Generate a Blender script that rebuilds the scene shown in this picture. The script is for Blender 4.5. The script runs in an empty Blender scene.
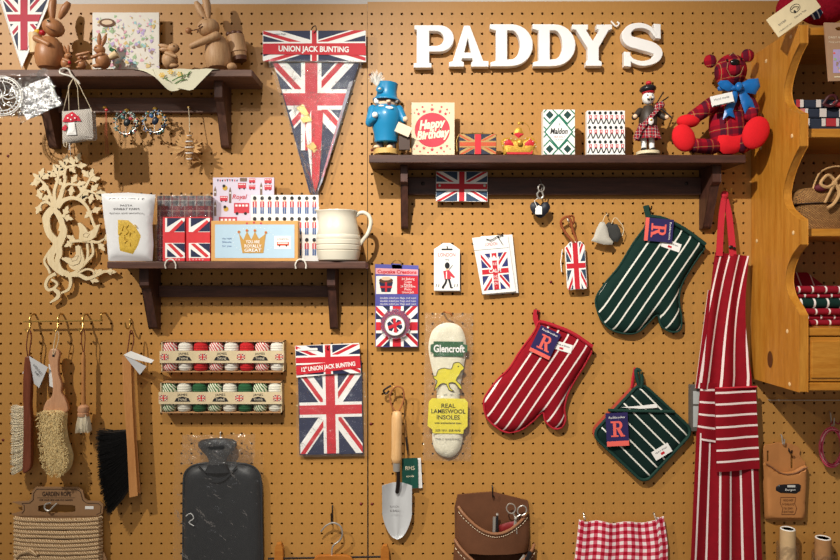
import bpy, math, random
from mathutils import Vector, Matrix
from mathutils.geometry import delaunay_2d_cdt
PI = math.pi
SC = bpy.context.scene
S = 0.00254            # metres for one unit (a tenth of the pegboard pitch)
F = 689.0              # camera distance from the board in the same units
Z0 = 1.5
rnd = random.Random(7)
def lin(c):
    c = c.lstrip('#'); o = []
    for i in (0, 2, 4):
        v = int(c[i:i+2], 16) / 255
        o.append(v/12.92 if v <= .04045 else ((v+.055)/1.055)**2.4)
    return tuple(o)
# ------------------------------------------------------------ camera, world, lights
cd = bpy.data.cameras.new('camera'); cam = bpy.data.objects.new('camera', cd); SC.collection.objects.link(cam)
cam.location = (0, -F*S, Z0); cam.rotation_euler = (PI/2, 0, 0)
cd.sensor_width = 36; cd.lens = 36*F/840; cd.clip_start = .01
SC.camera = cam
wd = bpy.data.worlds.new('shop_ambience'); SC.world = wd; wd.use_nodes = True
bgn = wd.node_tree.nodes['Background']; bgn.inputs[0].default_value = (1.0, .88, .76, 1); bgn.inputs[1].default_value = .19
SC.view_settings.view_transform = 'Standard'; SC.view_settings.look = 'None'
SC.view_settings.gamma = 1; SC.view_settings.use_curve_mapping = False
SC.view_settings.exposure = 0.0
def spot(name, x, y, w, tx, ty, power, col, ang=80, blend=.8, r=.025):
    l = bpy.data.lights.new(name, 'SPOT'); l.energy = power; l.color = col
    l.spot_size = math.radians(ang); l.spot_blend = blend; l.shadow_soft_size = r
    o = bpy.data.objects.new(name, l); SC.collection.objects.link(o)
    o.location = ((x-420)*S, -w*S, Z0+(280-y)*S)
    t = Vector(((tx-420)*S, 0, Z0+(280-ty)*S))
    o.rotation_euler = (t-o.location).to_track_quat('-Z', 'Y').to_euler()
    return o
spot('ceiling_spot_warm', -230, -190, 500, 120, 350, 132, (1, .955, .86), 74, 1.0, .018)
spot('ceiling_spot_centre', 290, -170, 560, 640, 440, 186, (1, .95, .86), 78, 1.0, .018)
spot('ceiling_spot_cool', 60, -160, 620, 330, 100, 10, (1, .95, .90), 70, 1.0)
al = bpy.data.lights.new('area_fill_light', 'AREA'); al.energy = 9; al.size = 1.6; al.color = (.95, .95, 1)  # unseen soft area light, faint fill from above and behind the camera
ao = bpy.data.objects.new('area_fill_light', al); SC.collection.objects.link(ao)
ao.location = (-.2, -3.2, 3.0); ao.rotation_euler = (math.radians(60), 0, 0)
# ------------------------------------------------------------ materials
class NT:
    def __init__(s, name):
        s.m = bpy.data.materials.new(name); s.m.use_nodes = True
        s.t = s.m.node_tree; s.b = s.t.nodes['Principled BSDF']; s.out = s.t.nodes['Material Output']
        s.tc = s.t.nodes.new('ShaderNodeTexCoord')
    def n(s, ty, **k):
        o = s.t.nodes.new('ShaderNode'+ty)
        for a, v in k.items(): setattr(o, a, v)
        return o
    def put(s, sock, v):
        if isinstance(v, bpy.types.NodeSocket): s.t.links.new(v, sock)
        elif isinstance(v, tuple) and len(v) == 3 and sock.type == 'RGBA': sock.default_value = (*v, 1)
        else: sock.default_value = v
    def mth(s, op, a, b=0.0):
        o = s.n('Math', operation=op); s.put(o.inputs[0], a); s.put(o.inputs[1], b); return o.outputs[0]
    def mix(s, f, a, b):
        o = s.n('Mix', data_type='RGBA'); s.put(o.inputs[0], f); s.put(o.inputs[6], a); s.put(o.inputs[7], b); return o.outputs[2]
    def mapp(s, scale=(1,1,1), rot=(0,0,0), src='Object'):
        o = s.n('Mapping'); s.put(o.inputs[0], s.tc.outputs[src]); o.inputs['Scale'].default_value = scale; o.inputs['Rotation'].default_value = rot
        return o.outputs[0]
    def noise(s, vec, scale=5.0, detail=3.0, rough=.5):
        o = s.n('TexNoise'); s.put(o.inputs['Vector'], vec); o.inputs['Scale'].default_value = scale
        o.inputs['Detail'].default_value = detail; o.inputs['Roughness'].default_value = rough; return o.outputs[0]
    def bump(s, h, st=.3, dist=.001):
        o = s.n('Bump'); s.put(o.inputs['Height'], h); o.inputs['Strength'].default_value = st; o.inputs['Distance'].default_value = dist
        s.t.links.new(o.outputs[0], s.b.inputs['Normal']); return o.outputs[0]
    def xz(s, rot=0.0, src='Object'):
        v = s.mapp((1,1,1), (0, rot, 0) if src == 'Object' else (0,0,rot), src)
        o = s.n('SeparateXYZ'); s.put(o.inputs[0], v); return (o.outputs[0], o.outputs[2]) if src == 'Object' else (o.outputs[0], o.outputs[1])
    def band(s, c, period, a, b):     # 1 where fract(c/period) lies in [a, b]
        f = s.mth('FRACT', s.mth('DIVIDE', c, period))
        return s.mth('MULTIPLY', s.mth('GREATER_THAN', f, a), s.mth('LESS_THAN', f, b))
    def base(s, c, rough=.6, metal=0.0, spec=.5):
        s.put(s.b.inputs['Base Color'], c); s.b.inputs['Roughness'].default_value = rough
        s.b.inputs['Metallic'].default_value = metal; s.b.inputs['Specular IOR Level'].default_value = spec
        return s.m
def dk(c, f): return tuple(min(1, v*f) for v in c)
def pm(name, col, rough=.6, var=.06, sc=60, bump=0.0, metal=0.0, spec=.4, bs=None):
    c = lin(col); t = NT(name); v = t.mapp()
    nz = t.noise(v, sc, 3)
    t.base(t.mix(nz, dk(c, 1-var*2), dk(c, 1+var*2)), rough, metal, spec)
    if bump: t.bump(t.noise(v, bs or sc*4, 2), bump)
    return t.m
def wood(name, c1, c2, axis='z', rough=.45, sc=1.0, spec=.4, bump=.15):
    t = NT(name); st = {'x': (3, 30, 30), 'z': (30, 30, 3), 'y': (30, 3, 30)}[axis]
    v = t.mapp(tuple(a*sc for a in st)); a = t.noise(v, 3.0, 5, .6)
    v2 = t.mapp(tuple(a*sc*6 for a in st)); b = t.noise(v2, 4.0, 2)
    r = t.n('ValToRGB'); t.put(r.inputs[0], a); r.color_ramp.elements[0].position = .3; r.color_ramp.elements[1].position = .7
    r.color_ramp.elements[0].color = (*lin(c1), 1); r.color_ramp.elements[1].color = (*lin(c2), 1)
    o = t.n('Mix', data_type='RGBA', blend_type='MULTIPLY'); o.inputs[0].default_value = .35
    t.put(o.inputs[6], r.outputs[0]); t.put(o.inputs[7], t.mix(b, (.45,.42,.38), (1.2,1.2,1.2)))
    t.base(o.outputs[2], rough, 0, spec); t.bump(b, bump); return t.m
def stripes(name, bg, fg, rot, period, width, off=0.0, src='Object', axis=0, bump=.35, wob=0.0, rough=.85):
    t = NT(name); c = t.xz(rot, src)[axis]
    if wob: c = t.mth('ADD', c, t.mth('MULTIPLY', t.noise(t.mapp(src=src), 25.0 if src == 'Object' else 3.0, 2), wob))
    c = t.mth('ADD', c, 100*period+off)
    m = t.band(c, period, 0.0, width)
    weave = t.noise(t.mapp(), 900.0, 1); nz = t.noise(t.mapp(), 50.0, 2)
    b1, f1 = lin(bg), lin(fg)
    col = t.mix(m, t.mix(nz, dk(b1,.8), dk(b1,1.2)), t.mix(nz, dk(f1,.92), dk(f1,1.05)))
    t.base(col, rough, 0, .2); t.bump(weave, bump, .0006); return t.m
def tartan(name, base, b2, b3, line, sc=.02, rot=0.0, lw=.05):
    t = NT(name); x, z = t.xz(rot); x = t.mth('ADD', x, 10.0+sc*.1); z = t.mth('ADD', z, 10.0)
    c = lin(base); L = lin(line)
    def axis(q, c0, f):
        c1 = t.mix(t.mth('MULTIPLY', t.band(q, sc, .10, .38), f), c0, lin(b2))
        c1 = t.mix(t.mth('MULTIPLY', t.band(q, sc, .55, .75), f), c1, lin(b3))
        return c1
    col = axis(x, c, .75); col = axis(z, col, .55)
    for q in (x, z):
        col = t.mix(t.mth('MULTIPLY', t.band(q, sc, .46, .46+lw), .8), col, L)
    t.base(col, .9, 0, .1); t.bump(t.noise(t.mapp(), 700.0, 1), .4, .0006); return t.m
def gingham(name, sc):
    t = NT(name); x, y = t.xz(0, 'UV')
    a = t.band(t.mth('ADD', x, 10.0), sc, 0, .5); b = t.band(t.mth('ADD', y, 10.0), sc, 0, .5)
    s_ = t.mth('MULTIPLY', t.mth('ADD', a, b), .5)
    r = t.n('ValToRGB'); r.color_ramp.interpolation = 'CONSTANT'; t.put(r.inputs[0], s_)
    e = r.color_ramp.elements; e[0].position = 0; e[0].color = (*lin('#f3e3e2'), 1); e[1].position = .3; e[1].color = (*lin('#cf5a6c'), 1)
    q = e.new(.8); q.color = (*lin('#a80f28'), 1)
    t.base(r.outputs[0], .9, 0, .1); t.bump(t.noise(t.mapp(), 800.0, 1), .4, .0006); return t.m
def speckle(name, c1, c2, sc=200, rot=.6):
    t = NT(name); w = t.n('TexWave'); t.put(w.inputs[0], t.mapp((1,1,1), (0, rot, 0))); w.inputs['Scale'].default_value = sc; w.inputs['Distortion'].default_value = 6
    r = t.mth('GREATER_THAN', w.outputs[1], .5)
    t.base(t.mix(r, lin(c1), lin(c2)), .95, 0, .1); t.bump(w.outputs[1], .5, .001); return t.m
def twinemat(name, c1):
    t = NT(name); w = t.n('TexWave'); w.bands_direction = 'Z'; t.put(w.inputs[0], t.mapp()); w.inputs['Scale'].default_value = 50; w.inputs['Distortion'].default_value = 3
    c = lin(c1); t.base(t.mix(w.outputs[1], dk(c, .7), dk(c, 1.08)), .95, 0, .1); t.bump(w.outputs[1], .6, .001); return t.m
def celloph(name, tint=(1,1,1), amt=.06, bs=70.0, rough=.12, milky=.03, bstr=1.0, bd=.004):
    t = NT(name); nt = t.t; nt.nodes.remove(t.b)
    nz = t.noise(t.mapp(), bs, 3, .6)
    bp = t.n('Bump'); t.put(bp.inputs['Height'], nz); bp.inputs['Strength'].default_value = bstr; bp.inputs['Distance'].default_value = bd
    g = t.n('BsdfGlossy'); g.inputs['Roughness'].default_value = rough; nt.links.new(bp.outputs[0], g.inputs['Normal'])
    tr = t.n('BsdfTransparent'); tr.inputs[0].default_value = (*tint, 1)
    df = t.n('BsdfDiffuse'); df.inputs[0].default_value = (.85, .85, .85, 1); nt.links.new(bp.outputs[0], df.inputs['Normal'])
    lw = t.n('LayerWeight'); lw.inputs[0].default_value = .3; nt.links.new(bp.outputs[0], lw.inputs['Normal'])
    m1 = t.n('MixShader'); m1.inputs[0].default_value = milky; nt.links.new(tr.outputs[0], m1.inputs[1]); nt.links.new(df.outputs[0], m1.inputs[2])
    m2 = t.n('MixShader'); t.put(m2.inputs[0], t.mth('ADD', t.mth('MULTIPLY', lw.outputs[0], .5), amt))
    nt.links.new(m1.outputs[0], m2.inputs[1]); nt.links.new(g.outputs[0], m2.inputs[2]); nt.links.new(m2.outputs[0], t.out.inputs[0]); return t.m
def wicker(name, c1, c2):
    t = NT(name); b = t.n('TexBrick'); t.put(b.inputs[0], t.mapp((1,1,1), (PI/2,0,0))); b.inputs['Scale'].default_value = 95
    b.inputs['Color1'].default_value = (*lin(c1), 1); b.inputs['Color2'].default_value = (*lin(c2), 1); b.inputs['Mortar'].default_value = (.06,.03,.015,1)
    b.inputs['Mortar Size'].default_value = .05; b.inputs['Brick Width'].default_value = .5; b.inputs['Row Height'].default_value = .25
    t.base(b.outputs[0], .8, 0, .2); t.bump(b.outputs[1], -.8, .002); return t.m
WHITE = pm('white_card', '#f2f0ec', .55, .02); RED = pm('flag_red', '#c8202f', .6, .05); NAVY = pm('flag_navy', '#1d2547', .6, .05)
BLACK = pm('black_print', '#17161a', .6); CREAM = pm('cream_paper', '#f0e2c4', .7); KRAFT = pm('kraft_card', '#b98a5c', .8, .06, 120, .1)
DKWOOD_X = wood('dark_walnut_stain_x', '#36201a', '#57352a', 'x', .5); DKWOOD_Z = wood('dark_walnut_stain_z', '#36201a', '#57352a', 'z', .5)
PINE_Z = wood('honey_pine_z', '#b4711f', '#cf9038', 'z', .35, .8); PINE_X = wood('honey_pine_x', '#b4711f', '#cf9038', 'x', .35, .8)
BROWNWOOD = wood('oiled_beech', '#a56d44', '#ba8257', 'z', .4, 1.5); PALEWOOD = wood('pale_turned_wood', '#b88a60', '#d3aa7e', 'z', .5, 2.5)
BIRCH = wood('birch_ply', '#e6cfa2', '#f0dcb4', 'z', .6, 1); HANDLE = wood('beech_handle', '#b87a45', '#cb9157', 'z', .4, 1.2)
STEEL = pm('steel_wire', '#c8c4bc', .3, .04, 40, 0, .7); BRASS = pm('brass_wire', '#b99450', .35, .04, 40, 0, .7)
DKWIRE = pm('dark_wire', '#3a3230', .4, .04, 40, 0, .8)
GOLD = pm('gold_paint', '#d2a64a', .35, .05, 40, 0, .7)
STRING = pm('cotton_string', '#d8c7a8', .9, .05); SKIN = pm('painted_skin', '#e8c6a6', .5)
LEATHER = pm('tan_leather', '#66402a', .5, .12, 30, .25, 0, .35, 500); LEATHER_E = pm('leather_edge', '#8f6040', .55, .08)
TAN = pm('natural_leather', '#b87b46', .5, .08, 25, .15, 0, .35, 500)
CELLO = celloph('clear_cellophane', (1,1,1), .02, 70, .12, .0); CELLOX = celloph('crinkled_cellophane', (1,1,1), .05, 60.0, .1, .03, 1.0, .008)
BAG = celloph('polythene_bag', (1,1,1), .02, 26.0, .14, .01, .9, .011)
# ------------------------------------------------------------ mesh builder
def clip(poly, a, b):   # keep the part of poly on the inner side of a->b (2D, clockwise on screen)
    out = []; n = len(poly)
    def sd(p): return (b[0]-a[0])*(p[1]-a[1])-(b[1]-a[1])*(p[0]-a[0])
    for i in range(n):
        p, q = poly[i], poly[(i+1) % n]; sp, sq = sd(p), sd(q)
        if sp >= 0: out.append(p)
        if (sp >= 0) != (sq >= 0):
            t = sp/(sp-sq); out.append((p[0]+(q[0]-p[0])*t, p[1]+(q[1]-p[1])*t))
    return out
def area(p): return sum(p[i][0]*p[(i+1)%len(p)][1]-p[(i+1)%len(p)][0]*p[i][1] for i in range(len(p)))/2
def clippoly(poly, conv):
    if area(conv) < 0: conv = conv[::-1]
    for i in range(len(conv)):
        poly = clip(poly, conv[i], conv[(i+1) % len(conv)])
        if len(poly) < 3: return []
    return poly
def spl(pts, n=6, closed=False):     # Catmull-Rom through the points
    P = [tuple(p) for p in pts]; out = []; m = len(P)
    rng = range(m if closed else m-1)
    for i in rng:
        g = lambda j: P[j % m] if closed else P[max(0, min(m-1, j))]
        a, b, c, d = g(i-1), g(i), g(i+1), g(i+2)
        for k in range(n):
            t = k/n
            out.append(tuple(.5*((2*b[q])+(-a[q]+c[q])*t+(2*a[q]-5*b[q]+4*c[q]-d[q])*t*t+(-a[q]+3*b[q]-3*c[q]+d[q])*t**3) for q in range(len(b))))
    if not closed: out.append(P[-1])
    return out
class M:
    def __init__(s, D=0, rot=None):
        s.v = []; s.f = []; s.mi = []; s.uv = []; s.mats = []; s.D = D; s.k = (F-D)/F; s.rot = rot; s.bend = None
    def P(s, x, y, w):
        if s.rot:
            cx, cy, a = s.rot; c, n = math.cos(a), math.sin(a); dx, dy = x-cx, y-cy
            x, y = cx+dx*c-dy*n, cy+dx*n+dy*c
        if s.bend: w += s.bend(x, y)
        return ((x-420)*s.k*S, -(s.D+(w-s.D)*s.k)*S, Z0+(280-y)*s.k*S)
    def mat(s, m):
        if m not in s.mats: s.mats.append(m)
        return s.mats.index(m)
    def add(s, pts, faces, mat, uvs=None):
        o = len(s.v); s.v += [s.P(*p) for p in pts]; k = s.mat(mat)
        for i, f in enumerate(faces):
            s.f.append([o+j for j in f]); s.mi.append(k)
            s.uv.append([uvs[j] for j in f] if uvs else [(0, 0)]*len(f))
        return s
    def flat(s, p2, w, mat):
        if len(p2) < 3: return s
        if area(p2) > 0: p2 = p2[::-1]
        return s.add([(x, y, w) for x, y in p2], [list(range(len(p2)))], mat)
    def rect(s, x0, y0, x1, y1, w, mat): return s.flat([(x0,y0),(x1,y0),(x1,y1),(x0,y1)], w, mat)
    def disc(s, x, y, r, w, mat, n=16, ry=None): return s.flat([(x+r*math.cos(2*PI*i/n), y+(ry or r)*math.sin(2*PI*i/n)) for i in range(n)], w, mat)
    def prism(s, p2, w0, w1, mat, side=None, back=True):
        if area(p2) > 0: p2 = p2[::-1]
        n = len(p2)
        s.add([(x, y, w1) for x, y in p2], [list(range(n))], mat)
        if back: s.add([(x, y, w0) for x, y in p2], [list(range(n))[::-1]], side or mat)
        s.add([(x, y, w0) for x, y in p2]+[(x, y, w1) for x, y in p2], [[i, (i+1) % n, n+(i+1) % n, n+i] for i in range(n)], side or mat)
        return s
    def box(s, x0, y0, x1, y1, w0, w1, mat):
        V = [(x, y, w) for x in (x0, x1) for y in (y0, y1) for w in (w0, w1)]
        return s.add(V, [(0,1,3,2),(4,6,7,5),(0,4,5,1),(2,3,7,6),(0,2,6,4),(1,5,7,3)], mat)
    def tube(s, pts, r, mat, n=8, closed=False, flatx=1.0):
        P = [Vector(p) for p in pts]; m = len(P); R = r if isinstance(r, (list, tuple)) else [r]*m
        V = []; up = Vector((.13, .31, .94)).normalized(); t0 = None
        for i in range(m):
            a = P[(i-1) % m] if closed or i > 0 else P[0]; b = P[(i+1) % m] if closed or i < m-1 else P[-1]
            t = (b-a); t = t.normalized() if t.length > 1e-9 else Vector((1, 0, 0))
            if i == 0:
                nrm = t.cross(up); nrm = nrm.normalized() if nrm.length > .05 else t.cross(Vector((1,0,0))).normalized()
            else:
                nrm = (nrm - t*nrm.dot(t)); nrm = nrm.normalized() if nrm.length > 1e-6 else t.orthogonal().normalized()
            bn = t.cross(nrm)
            for j in range(n):
                q = 2*PI*j/n; V.append(tuple(P[i]+nrm*(math.cos(q)*R[i])+bn*(math.sin(q)*R[i]*flatx)))
        fs = []
        for i in range(m if closed else m-1):
            for j in range(n):
                a, b = i*n+j, i*n+(j+1) % n; c, d = ((i+1) % m)*n+(j+1) % n, ((i+1) % m)*n+j; fs.append((a, b, c, d))
        if not closed: fs += [tuple(range(n))[::-1], tuple((m-1)*n+j for j in range(n))]
        return s.add(V, fs, mat)
    def cap(s, p0, p1, r0, r1, mat, n=12):   # rounded limb from p0 to p1
        a, b = Vector(p0), Vector(p1); d = (b-a).normalized(); pts = []; R = []
        for i in range(5):
            q = PI/2*i/4+.02; pts.append(a-d*r0*math.cos(q)); R.append(r0*math.sin(q))
        for i in range(5):
            q = PI/2*(1-i/4)+.02 if i < 4 else .02; pts.append(b+d*r1*math.cos(q)); R.append(max(.01, r1*math.sin(q)))
        return s.tube(pts, R, mat, n)
    def lathe(s, p0, p1, prof, mat, n=24, sx=1.0):
        a, b = Vector(p0), Vector(p1); return s.tube([tuple(a+(b-a)*t) for t, r in prof], [max(r, .001) for t, r in prof], mat, n)
    def ball(s, c, r, mat, rot=0.0, n=16, tilt=0.0):
        if not isinstance(r, tuple): r = (r, r, r)
        V = []; ca, sa = math.cos(rot), math.sin(rot); rows = n//2
        for i in range(rows+1):
            th = PI*i/rows
            for j in range(n):
                ph = 2*PI*j/n; x = r[0]*math.sin(th)*math.cos(ph); y = -r[1]*math.cos(th); w = r[2]*math.sin(th)*math.sin(ph)
                V.append((c[0]+x*ca-y*sa, c[1]+x*sa+y*ca, c[2]+w+tilt*y))
        fs = [(i*n+j, i*n+(j+1) % n, (i+1)*n+(j+1) % n, (i+1)*n+j) for i in range(rows) for j in range(n)]
        return s.add(V, fs, mat)
    def surf(s, fn, nu, nv, mat, closed=False):
        V = []; U = []
        for i in range(nu+1):
            for j in range(nv+1):
                V.append(fn(i/nu, j/nv)); U.append((i/nu, j/nv))
        return s.add(V, [(i*(nv+1)+j, (i+1)*(nv+1)+j, (i+1)*(nv+1)+j+1, i*(nv+1)+j+1) for i in range(nu) for j in range(nv)], mat, U)
    def slab(s, fn, th, nu, nv, mat, back=None):  # thin closed sheet with thickness
        s.surf(fn, nu, nv, mat)
        s.surf(lambda u, v: (lambda p: (p[0], p[1], p[2]-th))(fn(u, v)), nu, nv, back or mat)
        E = [(i/nu, 0) for i in range(nu+1)]+[(1, j/nv) for j in range(1, nv+1)]+[(i/nu, 1) for i in range(nu-1, -1, -1)]+[(0, j/nv) for j in range(nv-1, 0, -1)]
        A = [fn(*e) for e in E]; n = len(A)
        return s.add(A+[(p[0], p[1], p[2]-th) for p in A], [(i, (i+1) % n, n+(i+1) % n, n+i) for i in range(n)], back or mat)
    def stroke(s, pts, wd, w0, w1, mat, smooth=5):
        P = spl(pts, smooth); m = len(P)
        W = wd if isinstance(wd, (list, tuple)) else [wd, wd]
        L, R = [], []
        for i in range(m):
            a, b = P[max(0, i-1)], P[min(m-1, i+1)]; dx, dy = b[0]-a[0], b[1]-a[1]; q = math.hypot(dx, dy) or 1
            t = i/(m-1)*(len(W)-1); k = min(int(t), len(W)-2); h = (W[k]+(W[k+1]-W[k])*(t-k))/2
            L.append((P[i][0]-dy/q*h, P[i][1]+dx/q*h)); R.append((P[i][0]+dy/q*h, P[i][1]-dx/q*h))
        V = [(x, y, w) for w in (w1, w0) for x, y in L+R]; fs = []
        for i in range(m-1):
            fs += [(i, i+1, m+i+1, m+i), (2*m+i, 3*m+i, 3*m+i+1, 2*m+i+1), (i, 2*m+i, 2*m+i+1, i+1), (m+i, m+i+1, 3*m+i+1, 3*m+i)]
        fs += [(0, m, 3*m, 2*m), (m-1, 3*m-1, 4*m-1, 2*m-1)]
        return s.add(V, fs, mat)
    def puff(s, out, w0, th, R, mat, g=3.0, back=True, seam=None):
        n = len(out); pts = [Vector(p) for p in out]
        def inside(x, y):
            c = False
            for i in range(n):
                a, b = out[i], out[i-1]
                if (a[1] > y) != (b[1] > y) and x < (b[0]-a[0])*(y-a[1])/(b[1]-a[1])+a[0]: c = not c
            return c
        def dist(x, y):
            best = 1e9
            for i in range(n):
                a, b = out[i], out[i-1]; dx, dy = b[0]-a[0], b[1]-a[1]; L = dx*dx+dy*dy
                t = max(0, min(1, ((x-a[0])*dx+(y-a[1])*dy)/L)) if L else 0
                best = min(best, math.hypot(x-a[0]-dx*t, y-a[1]-dy*t))
            return best
        xs = [p[0] for p in out]; ys = [p[1] for p in out]; Q = list(pts); y = min(ys); row = 0
        while y < max(ys):
            x = min(xs)+(g/2 if row % 2 else 0)
            while x < max(xs):
                if inside(x, y) and dist(x, y) > g*.45: Q.append(Vector((x, y)))
                x += g
            y += g*.87; row += 1
        r = delaunay_2d_cdt(Q, [(i, (i+1) % n) for i in range(n)], [], 1, 1e-5)
        V2, Fc = r[0], r[2]; H = []
        for p in V2:
            d = min(1, dist(p.x, p.y)/R); H.append(math.sqrt(max(0, 1-(1-d)**2))*th)
        s.add([(p.x, p.y, w0+h) for p, h in zip(V2, H)], [tuple(f) for f in Fc], mat)
        if back: s.add([(p.x, p.y, w0-h*.35-.25) for p, h in zip(V2, H)], [tuple(f)[::-1] for f in Fc], mat)
        return s
    def fromcurve(s, cu, x, y, w, sx, sy, mat, ang=0.0, wsc=1.0):
        o = bpy.data.objects.new('tmp', cu); me = bpy.data.meshes.new_from_object(o)
        c, n = math.cos(ang), math.sin(ang); V = []
        for v in me.vertices:
            a, b = v.co.x*sx, -v.co.y*sy; V.append((x+a*c-b*n, y+a*n+b*c, w+v.co.z*wsc))
        s.add(V, [tuple(p.vertices) for p in me.polygons], mat)
        bpy.data.objects.remove(o); bpy.data.meshes.remove(me); bpy.data.curves.remove(cu); return s
    def text(s, txt, x, y, h, w, mat, ang=0.0, xs=1.0, bold=0.0, shear=0.0, align='CENTER', ext=0.0, fit=None):
        cu = bpy.data.curves.new('t', 'FONT'); cu.body = txt; cu.size = 1.0; cu.align_x = align; cu.align_y = 'CENTER'
        cu.offset = bold; cu.shear = shear; cu.resolution_u = 3; cu.extrude = ext
        if fit:
            o = bpy.data.objects.new('tmp', cu); me = bpy.data.meshes.new_from_object(o); q = [v.co.x for v in me.vertices]
            xs = fit/((max(q)-min(q)))/(h/.7); bpy.data.objects.remove(o); bpy.data.meshes.remove(me)
        return s.fromcurve(cu, x, y, w, h/.7*xs, h/.7, mat, ang)
    def shape(s, loops, w0, w1, mat, bev=0.0):
        cu = bpy.data.curves.new('c', 'CURVE'); cu.dimensions = '2D'; cu.fill_mode = 'BOTH'
        cu.extrude = max(1e-4, abs(w1-w0)/2-bev); cu.bevel_depth = bev; cu.bevel_resolution = 1; cu.offset = -bev
        for L in loops:
            sp = cu.splines.new('POLY'); sp.points.add(len(L)-1)
            for i, p in enumerate(L): sp.points[i].co = (p[0], -p[1], 0, 1)
            sp.use_cyclic_u = True
        return s.fromcurve(cu, 0, 0, (w0+w1)/2, 1, 1, mat)
    def jack(s, x0, y0, x1, y1, w, clipc=None, red=None, navy=None, white=None, st=.12, cw=None, dw=None, wide=True):
        red, navy, white = red or RED, navy or NAVY, white or WHITE
        W, H = x1-x0, y1-y0; C = [(x0,y0),(x1,y0),(x1,y1),(x0,y1)]; cx, cy = (x0+x1)/2, (y0+y1)/2
        u = min(W, H); cw = cw or u*.10; dw = dw or u*.085
        def put(p, dw_, m):
            p = clippoly(p if area(p) > 0 else p[::-1], C)
            if clipc and p: p = clippoly(p, clipc)
            if p: s.flat(p, w+dw_, m)
        put(C, 0, navy)
        def diag(a, b, h, off, m, z):
            dx, dy = b[0]-a[0], b[1]-a[1]; q = math.hypot(dx, dy); nx, ny = -dy/q, dx/q; e = .1
            A = (a[0]-dx*e, a[1]-dy*e); B = (b[0]+dx*e, b[1]+dy*e)
            put([(A[0]+nx*(off-h), A[1]+ny*(off-h)), (B[0]+nx*(off-h), B[1]+ny*(off-h)), (B[0]+nx*(off+h), B[1]+ny*(off+h)), (A[0]+nx*(off+h), A[1]+ny*(off+h))], z, m)
        diag(C[0], C[2], dw, 0, white, st); diag(C[1], C[3], dw, 0, white, st*1.05)
        diag(C[0], (cx, cy), dw*.36, dw*.35, red, st*2); diag((cx, cy), C[2], dw*.36, -dw*.35, red, st*2.02)
        diag(C[1], (cx, cy), dw*.36, dw*.35, red, st*2.04); diag((cx, cy), C[3], dw*.36, -dw*.35, red, st*2.06)
        k = cw*1.65
        put([(x0, cy-k), (x1, cy-k), (x1, cy+k), (x0, cy+k)], st*3, white); put([(cx-k, y0), (cx+k, y0), (cx+k, y1), (cx-k, y1)], st*3.05, white)
        put([(x0, cy-cw), (x1, cy-cw), (x1, cy+cw), (x0, cy+cw)], st*4, red); put([(cx-cw, y0), (cx+cw, y0), (cx+cw, y1), (cx-cw, y1)], st*4.05, red)
        return s
    def sheet(s, x0, y0, x1, y1, w, mat, amp=.8, nu=10, nv=10, seed=0, edge=1.0, out=None):
        r = random.Random(seed); G = [[r.uniform(-1, 1) for _ in range(nv+1)] for _ in range(nu+1)]
        def fn(u, v):
            g = G[int(round(u*nu))][int(round(v*nv))]; h = G[int(round(v*nu)) % (nu+1)][int(round(u*nv)) % (nv+1)]
            e = 1 if .05 < u < .95 and .05 < v < .95 else 0
            return (x0+(x1-x0)*u+(1-e)*h*edge*.6, y0+(y1-y0)*v+(1-e)*g*edge*.6, w+g*amp*e-(1-e)*.4)
        return s.surf(fn, nu, nv, mat)
def ob(name, b, parent=None, smooth=False, bevel=0.0, mods=None, kind=None, label=None, seg=2):
    me = bpy.data.meshes.new(name)
    off = Vector((0,0,0))
    if parent is not None:
        r = parent
        while r.parent: r = r.parent
        off = Vector(r.location)
    V = [Vector(v)-off for v in b.v]; loc = None
    if parent is None:
        xs = [v.x for v in V]; ys = [v.y for v in V]; zs = [v.z for v in V]
        loc = Vector(((min(xs)+max(xs))/2, (min(ys)+max(ys))/2, min(zs))); V = [v-loc for v in V]
    me.from_pydata([tuple(v) for v in V], [], b.f); ul = me.uv_layers.new(name='UVMap')
    for m in b.mats: me.materials.append(m)
    for i, p in enumerate(me.polygons):
        p.material_index = b.mi[i]; p.use_smooth = smooth
        for j, li in enumerate(p.loop_indices): ul.data[li].uv = b.uv[i][j]
    me.validate(); me.update()
    if smooth == 'auto' or smooth:
        try: me.set_sharp_from_angle(angle=math.radians(40))
        except Exception: pass
    o = bpy.data.objects.new(name, me); SC.collection.objects.link(o)
    if parent is not None: o.parent = parent
    if loc is not None: o.location = loc
    if bevel:
        q = o.modifiers.new('bevel', 'BEVEL'); q.width = bevel*S; q.segments = seg; q.limit_method = 'ANGLE'
    if kind: o['kind'] = kind
    if label: o['label'] = label
    return o
def tag(o, label, cat, group=None, kind=None):
    o['label'] = label; o['category'] = cat
    if group: o['group'] = group
    if kind: o['kind'] = kind
    return o
def thing(name, label, cat, x, y, w, group=None):
    o = bpy.data.objects.new(name, None); SC.collection.objects.link(o); o.empty_display_size = .02
    k = (F-w)/F; o.location = ((x-420)*k*S, -w*S, Z0+(280-y)*k*S)
    return tag(o, label, cat, group)
HG = 'wire hooks pushed into the pegboard'
def hook(x, y, reach, what, mat=None, drop=5, r=.55, name='peg_hook'):
    m = M(0)
    mt = mat or STEEL
    p = spl([(x, y, -1), (x, y, 2), (x+.3, y+drop*.6, 3), (x+.3, y+drop, reach*.5), (x, y+drop*.9, reach*.85), (x-.3, y+drop*.3, reach)], 5)
    m.tube(p, r, mt, 6)
    return tag(ob(name, m, None, True), what, 'hook', HG)
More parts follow.
